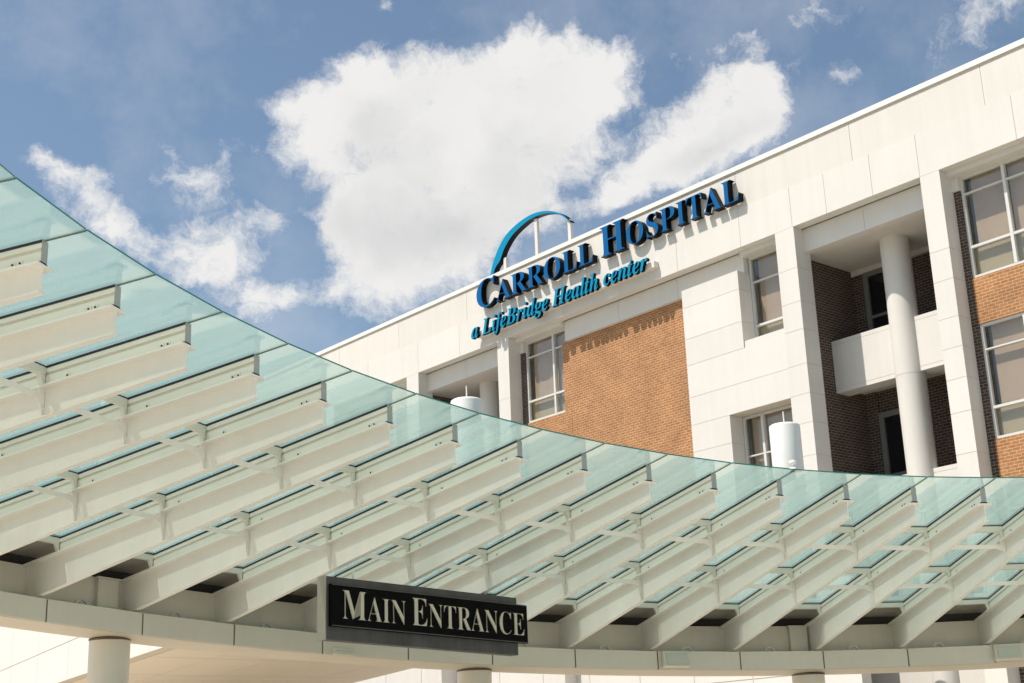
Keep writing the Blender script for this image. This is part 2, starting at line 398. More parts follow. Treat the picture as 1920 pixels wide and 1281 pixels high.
# coping
g = MB(); g.box(XL - .05, XR, 32.66, 33.16, 18.20, 18.36); g.box(XL - .02, XR, 32.69, 33.13, 18.155, 18.20, 1)  # darker under-strip paints the shadow line below the coping
g.build('coping', [M_coping, M_joint], B)
pj = [-58.5, -54.1, -49.6, -45.2, -40.7, -36.0, -31.4, -26.9, -22.46, -18.06, -13.6]
panels(xrange(XL, XR, pj), [16.95, 18.155], 32.715, 33.10).build('parapet_wall', [M_panel2, M_joint], B)
bj = [-59, -56, -53, -50.2, -47.4, -43.89, -41.2, -38.29, -35.2, -32.3, -29.61, -26.9, -24.85, -23.55, -21.9, -20.31, -17.3, -14.4, -11.6]
panels(xrange(XL, XR, bj), [15.66, 16.95], 32.70, 33.10, gap=0.012).build('fascia_band', [M_panel, M_joint], B)
# soffit strip over everything between the band and the recessed beam
for a, b, hh in ((XL, -50.6, 15.5), (-50.0, -44.69, 15.5), (-38.29, -35.67, 15.5), (-27.23, -25.54, 15.5), (-19.70, -14.2, 15.5)):
    g = MB(); g.box(a, b, 33.0, 33.42, hh, 15.658); g.build('window_header', M_panel, B)
for a, b, js in ((-24.82, -20.32, [-22.6]), (-43.89, -38.93, [-41.4]), (-35.67, -27.23, [-32.9, -30.1])):
    panels(xrange(a, b, js), [14.92, 15.657], 33.15, 33.45).build('lintel_beam', [M_panel, M_joint], B)

# piers
ZJ_B = [-1.6, 0.6, 2.6, 4.7, 6.7, 7.7, 8.63, 9.6, 10.47, 11.37, 12.43, 13.3, 14.36, 15.657]
ZJ_C = [-1.6, 0.6, 2.6, 4.7, 6.7, 7.71, 8.82, 9.73, 10.59, 11.43, 12.5, 13.37, 15.657]
for a, b, zj in ((-25.54, -24.82, ZJ_B), (-20.32, -19.70, ZJ_C), (-38.93, -38.29, ZJ_C), (-44.69, -43.89, ZJ_B), (-50.6, -50.0, ZJ_C), (-14.2, -13.6, ZJ_C)):
    g = MB()
    for i in range(len(zj) - 1):
        g.box(a, b, 32.703, 33.40, zj[i] + 0.006, zj[i + 1] - (0.006 if i < len(zj) - 2 else 0))
    g.box(a + 0.008, b - 0.008, 32.711, 33.39, zj[0], zj[-1] - 0.01, 1)
    g.build('pier', [M_panel, M_joint], B)

# the stepped white panel block between brick and pier
g = MB()
for zs, a, b in (([10.47, 11.37, 12.43], -29.58, -25.55), ([12.43, 13.30, 14.36, 14.98], -29.58, -27.18), ([5.9, 6.7, 7.55], -29.58, -25.55), ([7.55, 8.63, 9.6, 10.47], -29.58, -27.98)):
    for i in range(len(zs) - 1):
        g.box(a, b, 32.76, 33.34, zs[i] + 0.006, zs[i + 1] - 0.006)
        g.box(a + .01, b - .01, 32.77, 33.33, zs[i] - .0, zs[i + 1], 1)
g.box(-29.58, -25.55, 32.76, 33.34, -1.6, 5.894)
g.build('stepped_wall', [M_panel, M_joint], B)

# brick infill, one mesh per infill wall
for a, b, z0, z1 in ((-35.66, -29.6, -1.6, 14.93), (-38.28, -35.667, -1.6, 12.40), (-49.99, -44.70, -1.6, 11.0), (-60, -50.61, -1.6, 11.0)):
    g = MB(); g.box(a, b, 33.30, 33.62, z0, z1); g.build('brick_wall', M_brick, B)
g = MB(); g.box(-36.0, -35.661, 33.302, 33.62, 12.40, 14.92); g.build('brick_wall', M_brick, B)
for z0, z1 in ((11.22, 12.52), (6.9, 8.05), (2.6, 3.6)):
    g = MB(); g.box(-19.50, -14.21, 33.30, 33.62, z0, z1); g.build('brick_spandrel', M_brick, B)
# slim brick jambs beside the piers, with their white heads
for a, b, z0 in ((-19.70, -19.50, -1.6), (-38.29, -38.05, -1.6)):
    g = MB(); g.box(a, b, 33.285, 33.60, z0, 15.10); g.build('brick_jamb', M_brick_shade, B)  # jamb brick coloured dark for the pier's shadow
    g = MB(); g.box(a, b + .02, 33.20, 33.60, 15.102, 15.498); g.build('jamb_head', M_panel, B)


def window(x0, x1, z0, z1, mull, bars, y=33.35, fw=0.07, lower=None, deep=0.5, narrow=False):
    """aluminium frame with mullions and glazing bars, one pane, blinds and a dim room behind"""
    g = MB()
    g.box(x0, x0 + fw, y, y + .12, z0, z1); g.box(x1 - fw, x1, y, y + .12, z0, z1)
    g.box(x0 + fw, x1 - fw, y, y + .12, z1 - fw, z1); g.box(x0 + fw, x1 - fw, y - .02, y + .12, z0, z0 + fw)
    for m_ in mull: g.box(m_ - .045, m_ + .045, y - .025, y + .118, z0 + fw + .001, z1 - fw - .001)
    for zb, t in bars:
        xs = [x0 + fw] + [q for m_ in mull for q in (m_ - .045, m_ + .045)] + [x1 - fw]
        for i in range(0, len(xs), 2): g.box(xs[i], xs[i + 1], y - .012, y + .115, zb - t, zb + t)
    fr = g.build('window', M_frame, B)
    p = MB(); p.box(x0 + fw * .5, x1 - fw * .5, y + .06, y + .072, z0 + fw * .5, z1 - fw * .5); p.build('pane', M_pane, fr)
    zb = bars[-1][0]
    q = MB()
    xs = [x0 + .02] + list(mull) + [x1 - .02]
    for i in range(len(xs) - 1):
        q.box(xs[i] + .015 + (0.16 if i == 0 else 0), xs[i + 1] - .015, y + .22, y + .225, zb + .02, z1 - .03)
    q.build('blind', M_blind, fr)
    q = MB(); q.box(x0 + .02, x1 - .02, y + .20, y + .21, z0 + .02, zb - .01); q.build('lower_blind', M_spandrel, fr)
    q = MB(); q.box(x0 - .02, x1 + .02, y + .36, y + .44, z0 - .05, z1 + .08); q.build('room_wall', M_room, fr)
    return fr


window(-19.499, -14.22, 12.523, 15.499, [-18.18, -16.86, -15.54], [(14.98, .02), (13.42, .035)])
window(-19.499, -14.22, 8.053, 11.217, [-18.18, -16.86, -15.54], [(10.50, .02), (8.91, .035)])
window(-19.499, -14.22, 3.603, 6.897, [-18.18, -16.86, -15.54], [(6.2, .02), (4.5, .035)])
window(-38.049, -35.668, 12.403, 15.499, [-36.53], [(14.88, .02), (13.20, .035)])
window(-27.178, -25.545, 12.66, 15.499, [], [(14.65, .02), (13.22, .035)])
window(-27.978, -25.545, 7.553, 10.465, [-27.2], [(9.2, .02), (8.2, .035)])
window(-49.99, -44.70, 11.003, 15.499, [-48.2, -46.4], [(14.65, .02), (13.22, .035)])
g = MB(); g.box(-27.175, -25.548, 32.80, 33.35, 12.434, 12.655); g.build('window_ledge', M_panel, B)

# recessed balcony bays
for bi, (xa, xb, cx) in enumerate(((-25.20, -19.95, -22.63), (-44.27, -38.55, -41.69))):
    g = MB()
    g.box(xa - .3, xa, 33.405, 36.3, -1.6, 14.95); g.box(xb, xb + .3, 33.405, 36.3, -1.6, 14.95)
    g.box(xa, xb, 36.0, 36.3, -1.6, 14.78)
    g.box(xa, xa + .42, 35.93, 36.0, -1.6, 14.78)
    g.build('balcony_brick_wall', M_brick_shade, B)  # recess shade is in the brick colour
    g = MB(); g.box(xa, xb, 33.46, 36.3, 14.952, 15.3); g.box(xa, xb, 35.90, 36.3, 14.785, 14.95); g.build('balcony_ceiling', M_panel2, B)
    for zt, zb in ((12.40, 10.77), (7.91, 6.28), (3.42, 1.79)):
        g = MB()
        g.box(xa + .003, xb - .003, 34.50, 34.72, zb + .13, zt - .13)
        g.box(xa + .003, xb - .003, 34.50, 34.76, zt - .12, zt)
        g.box(xa + .003, xb - .003, 34.50, 35.12, zb, zb + .12)
        g.box(xa + .006, xb - .006, 34.512, 34.71, zb + .1, zt - .1, 1)
        pw = g.build('balcony_parapet', [M_panel, M_joint], B)
        g = MB(); g.box(xa + .003, xb - .003, 34.725, 35.995, zb + .17, zb + .40); g.build('balcony_slab', M_panel2, B)
        g = MB(); g.box(cx + .5, xb - .01, 35.2, 35.9, zb + .06, zb + .168); g.build('slab_drop_panel', M_panel2, B)
    g = MB()
    zz = [-1.6, 1.79, 6.28, 10.72, 14.953]
    for i in range(4):
        g.lathe(cx, 34.60, [(.43, zz[i] + .006), (.43, zz[i + 1] - (.006 if i < 3 else 0))], 56)
    g.lathe(cx, 34.60, [(.42, -1.6), (.42, 14.95)], 40, 1)
    g.build('round_column', [M_panel, M_joint], B)
    for zt, zb in ((14.79, 12.0), (10.25, 7.0), (5.8, 2.5)):
        x0, x1 = xa + .42, xa + 2.08
        g = MB(); g.box(x0, x0 + .17, 35.90, 36.02, zb, zt - .003); g.box(x1 - .17, x1, 35.90, 36.02, zb, zt - .003); g.box(x0 + .17, x1 - .17, 35.90, 36.02, zt - .17, zt - .003)
        g.box(x0 + .17, x1 - .17, 35.91, 36.02, zb + 1.25, zb + 1.34)
        d = g.build('balcony_door', M_doorframe, B)
        g = MB(); g.box(x0 + .16, x1 - .16, 35.96, 35.985, zb, zt - .15); g.build('door_glass', M_darkglass, d)
        g = MB(); g.box(x1 - .30, x1 - .26, 35.85, 35.9, zb + 1.0, zb + 1.2); g.build('door_handle', M_alu, d)
# body and roof behind the facade
g = MB(); g.box(XL, XR, 36.31, 62, -1.6, 17.9); g.box(XL, XR, 33.11, 36.31, 17.5, 17.9)
g.box(XL, -50.3, 33.63, 36.3, -1.6, 17.4); g.box(-36.0, -27.2, 33.81, 36.3, -1.6, 17.4); g.box(-13.9, XR, 33.3, 36.3, -1.6, 15.5)
for a, b in ((-50.2, -44.6), (-38.25, -36.0), (-27.2, -25.51), (-19.6, -14.0)):
    g.box(a, b, 33.82, 36.3, -1.6, 17.4)
g.build('building_core', M_panel2, B)
g = MB()
for a, b in ((XL, -50.61), ):
    g.box(a, b, 33.31, 33.61, 11.01, 15.49)
g.build('infill_wall', M_panel, B)

# ================================================================== LOW ENTRANCE WING BEHIND THE RING
P = empty('entrance_wing', (-45, 31, 0), 'low white panelled entrance wing seen under the canopy ring', 'building')
xs = [x for x in [-97 + 2.2 * i for i in range(34)] if x < -23.8] + [-22.95]
panels(xs, [-1.6, 0.2, 2.4, 4.6], 31.2, 31.6, gap=0.03).build('wing_wall', [M_panel, M_joint], P)
g = MB(); g.box(-97, -22.95, 31.15, 32.6, 4.605, 4.8); g.build('wing_coping', M_coping, P)
g = MB(); g.box(-40.8, -39.9, 30.5, 31.198, -1.6, 4.6); g.build('wing_pilaster', M_panel2, P)
g = MB(); g.box(-34.5, -33.8, 30.7, 31.198, -1.6, 4.6); g.build('wing_pilaster', M_panel2, P)
# flat porch roof: white upstand facing the drive, beige ceiling underneath
E0, E1 = Vector((-63.65, 20.9)), Vector((-25.2, 13.5))
BK1, BK0 = Vector((-26.6, 21.5)), Vector((-57.0, 30.6))
ed = (E1 - E0); Ln = ed.length; ed = ed / Ln
nn_ = Vector((ed.y, -ed.x)) if (Vector((ed.y, -ed.x)).dot(-E0) > 0) else Vector((-ed.y, ed.x))
g = MB(); n_ = int(Ln / 3.9)
for i in range(n_):
    for z0, z1 in ((2.9, 3.9), (3.9, 5.8)):
        a = E0 + ed * (Ln * i / n_ + .012); b = E0 + ed * (Ln * (i + 1) / n_ - .012)
        a2, b2 = a - nn_ * .3, b - nn_ * .3
        g.hexa([(a.x, a.y, z0 + .012), (b.x, b.y, z0 + .012), (b2.x, b2.y, z0 + .012), (a2.x, a2.y, z0 + .012),
                (a.x, a.y, z1 - .012), (b.x, b.y, z1 - .012), (b2.x, b2.y, z1 - .012), (a2.x, a2.y, z1 - .012)])
a, b = E0 - nn_ * .02, E1 - nn_ * .02; a2, b2 = E0 - nn_ * .28, E1 - nn_ * .28
g.hexa([(a.x, a.y, 2.9), (b.x, b.y, 2.9), (b2.x, b2.y, 2.9), (a2.x, a2.y, 2.9), (a.x, a.y, 5.78), (b.x, b.y, 5.78), (b2.x, b2.y, 5.78), (a2.x, a2.y, 5.78)], 1)
g.build('porch_upstand', [M_panel, M_joint], P)
g = MB()
A0, A1 = E0 - nn_ * .31, E1 - nn_ * .31
for i in range(8):
    for j in range(5):
        def q_(u, v):
            p_ = (A0.lerp(A1, u)).lerp(BK0.lerp(BK1, u), v); return (p_.x, p_.y)
        u0, u1, v0, v1 = i / 8 + .0008, (i + 1) / 8 - .0008, j / 5 + .001, (j + 1) / 5 - .001
        P4 = [q_(u0, v0), q_(u1, v0), q_(u1, v1), q_(u0, v1)]
        g.hexa([(x, y, 2.9) for x, y in P4] + [(x, y, 2.93) for x, y in P4])
P4 = [q_(0, 0), q_(1, 0), q_(1, 1), q_(0, 1)]
g = g
g.hexa([(A0.x, A0.y, 2.932), (A1.x, A1.y, 2.932), (BK1.x, BK1.y, 2.932), (BK0.x, BK0.y, 2.932), (A0.x, A0.y, 3.2), (A1.x, A1.y, 3.2), (BK1.x, BK1.y, 3.2), (BK0.x, BK0.y, 3.2)], 1)
g.build('porch_ceiling', [M_soffit, M_joint], P)

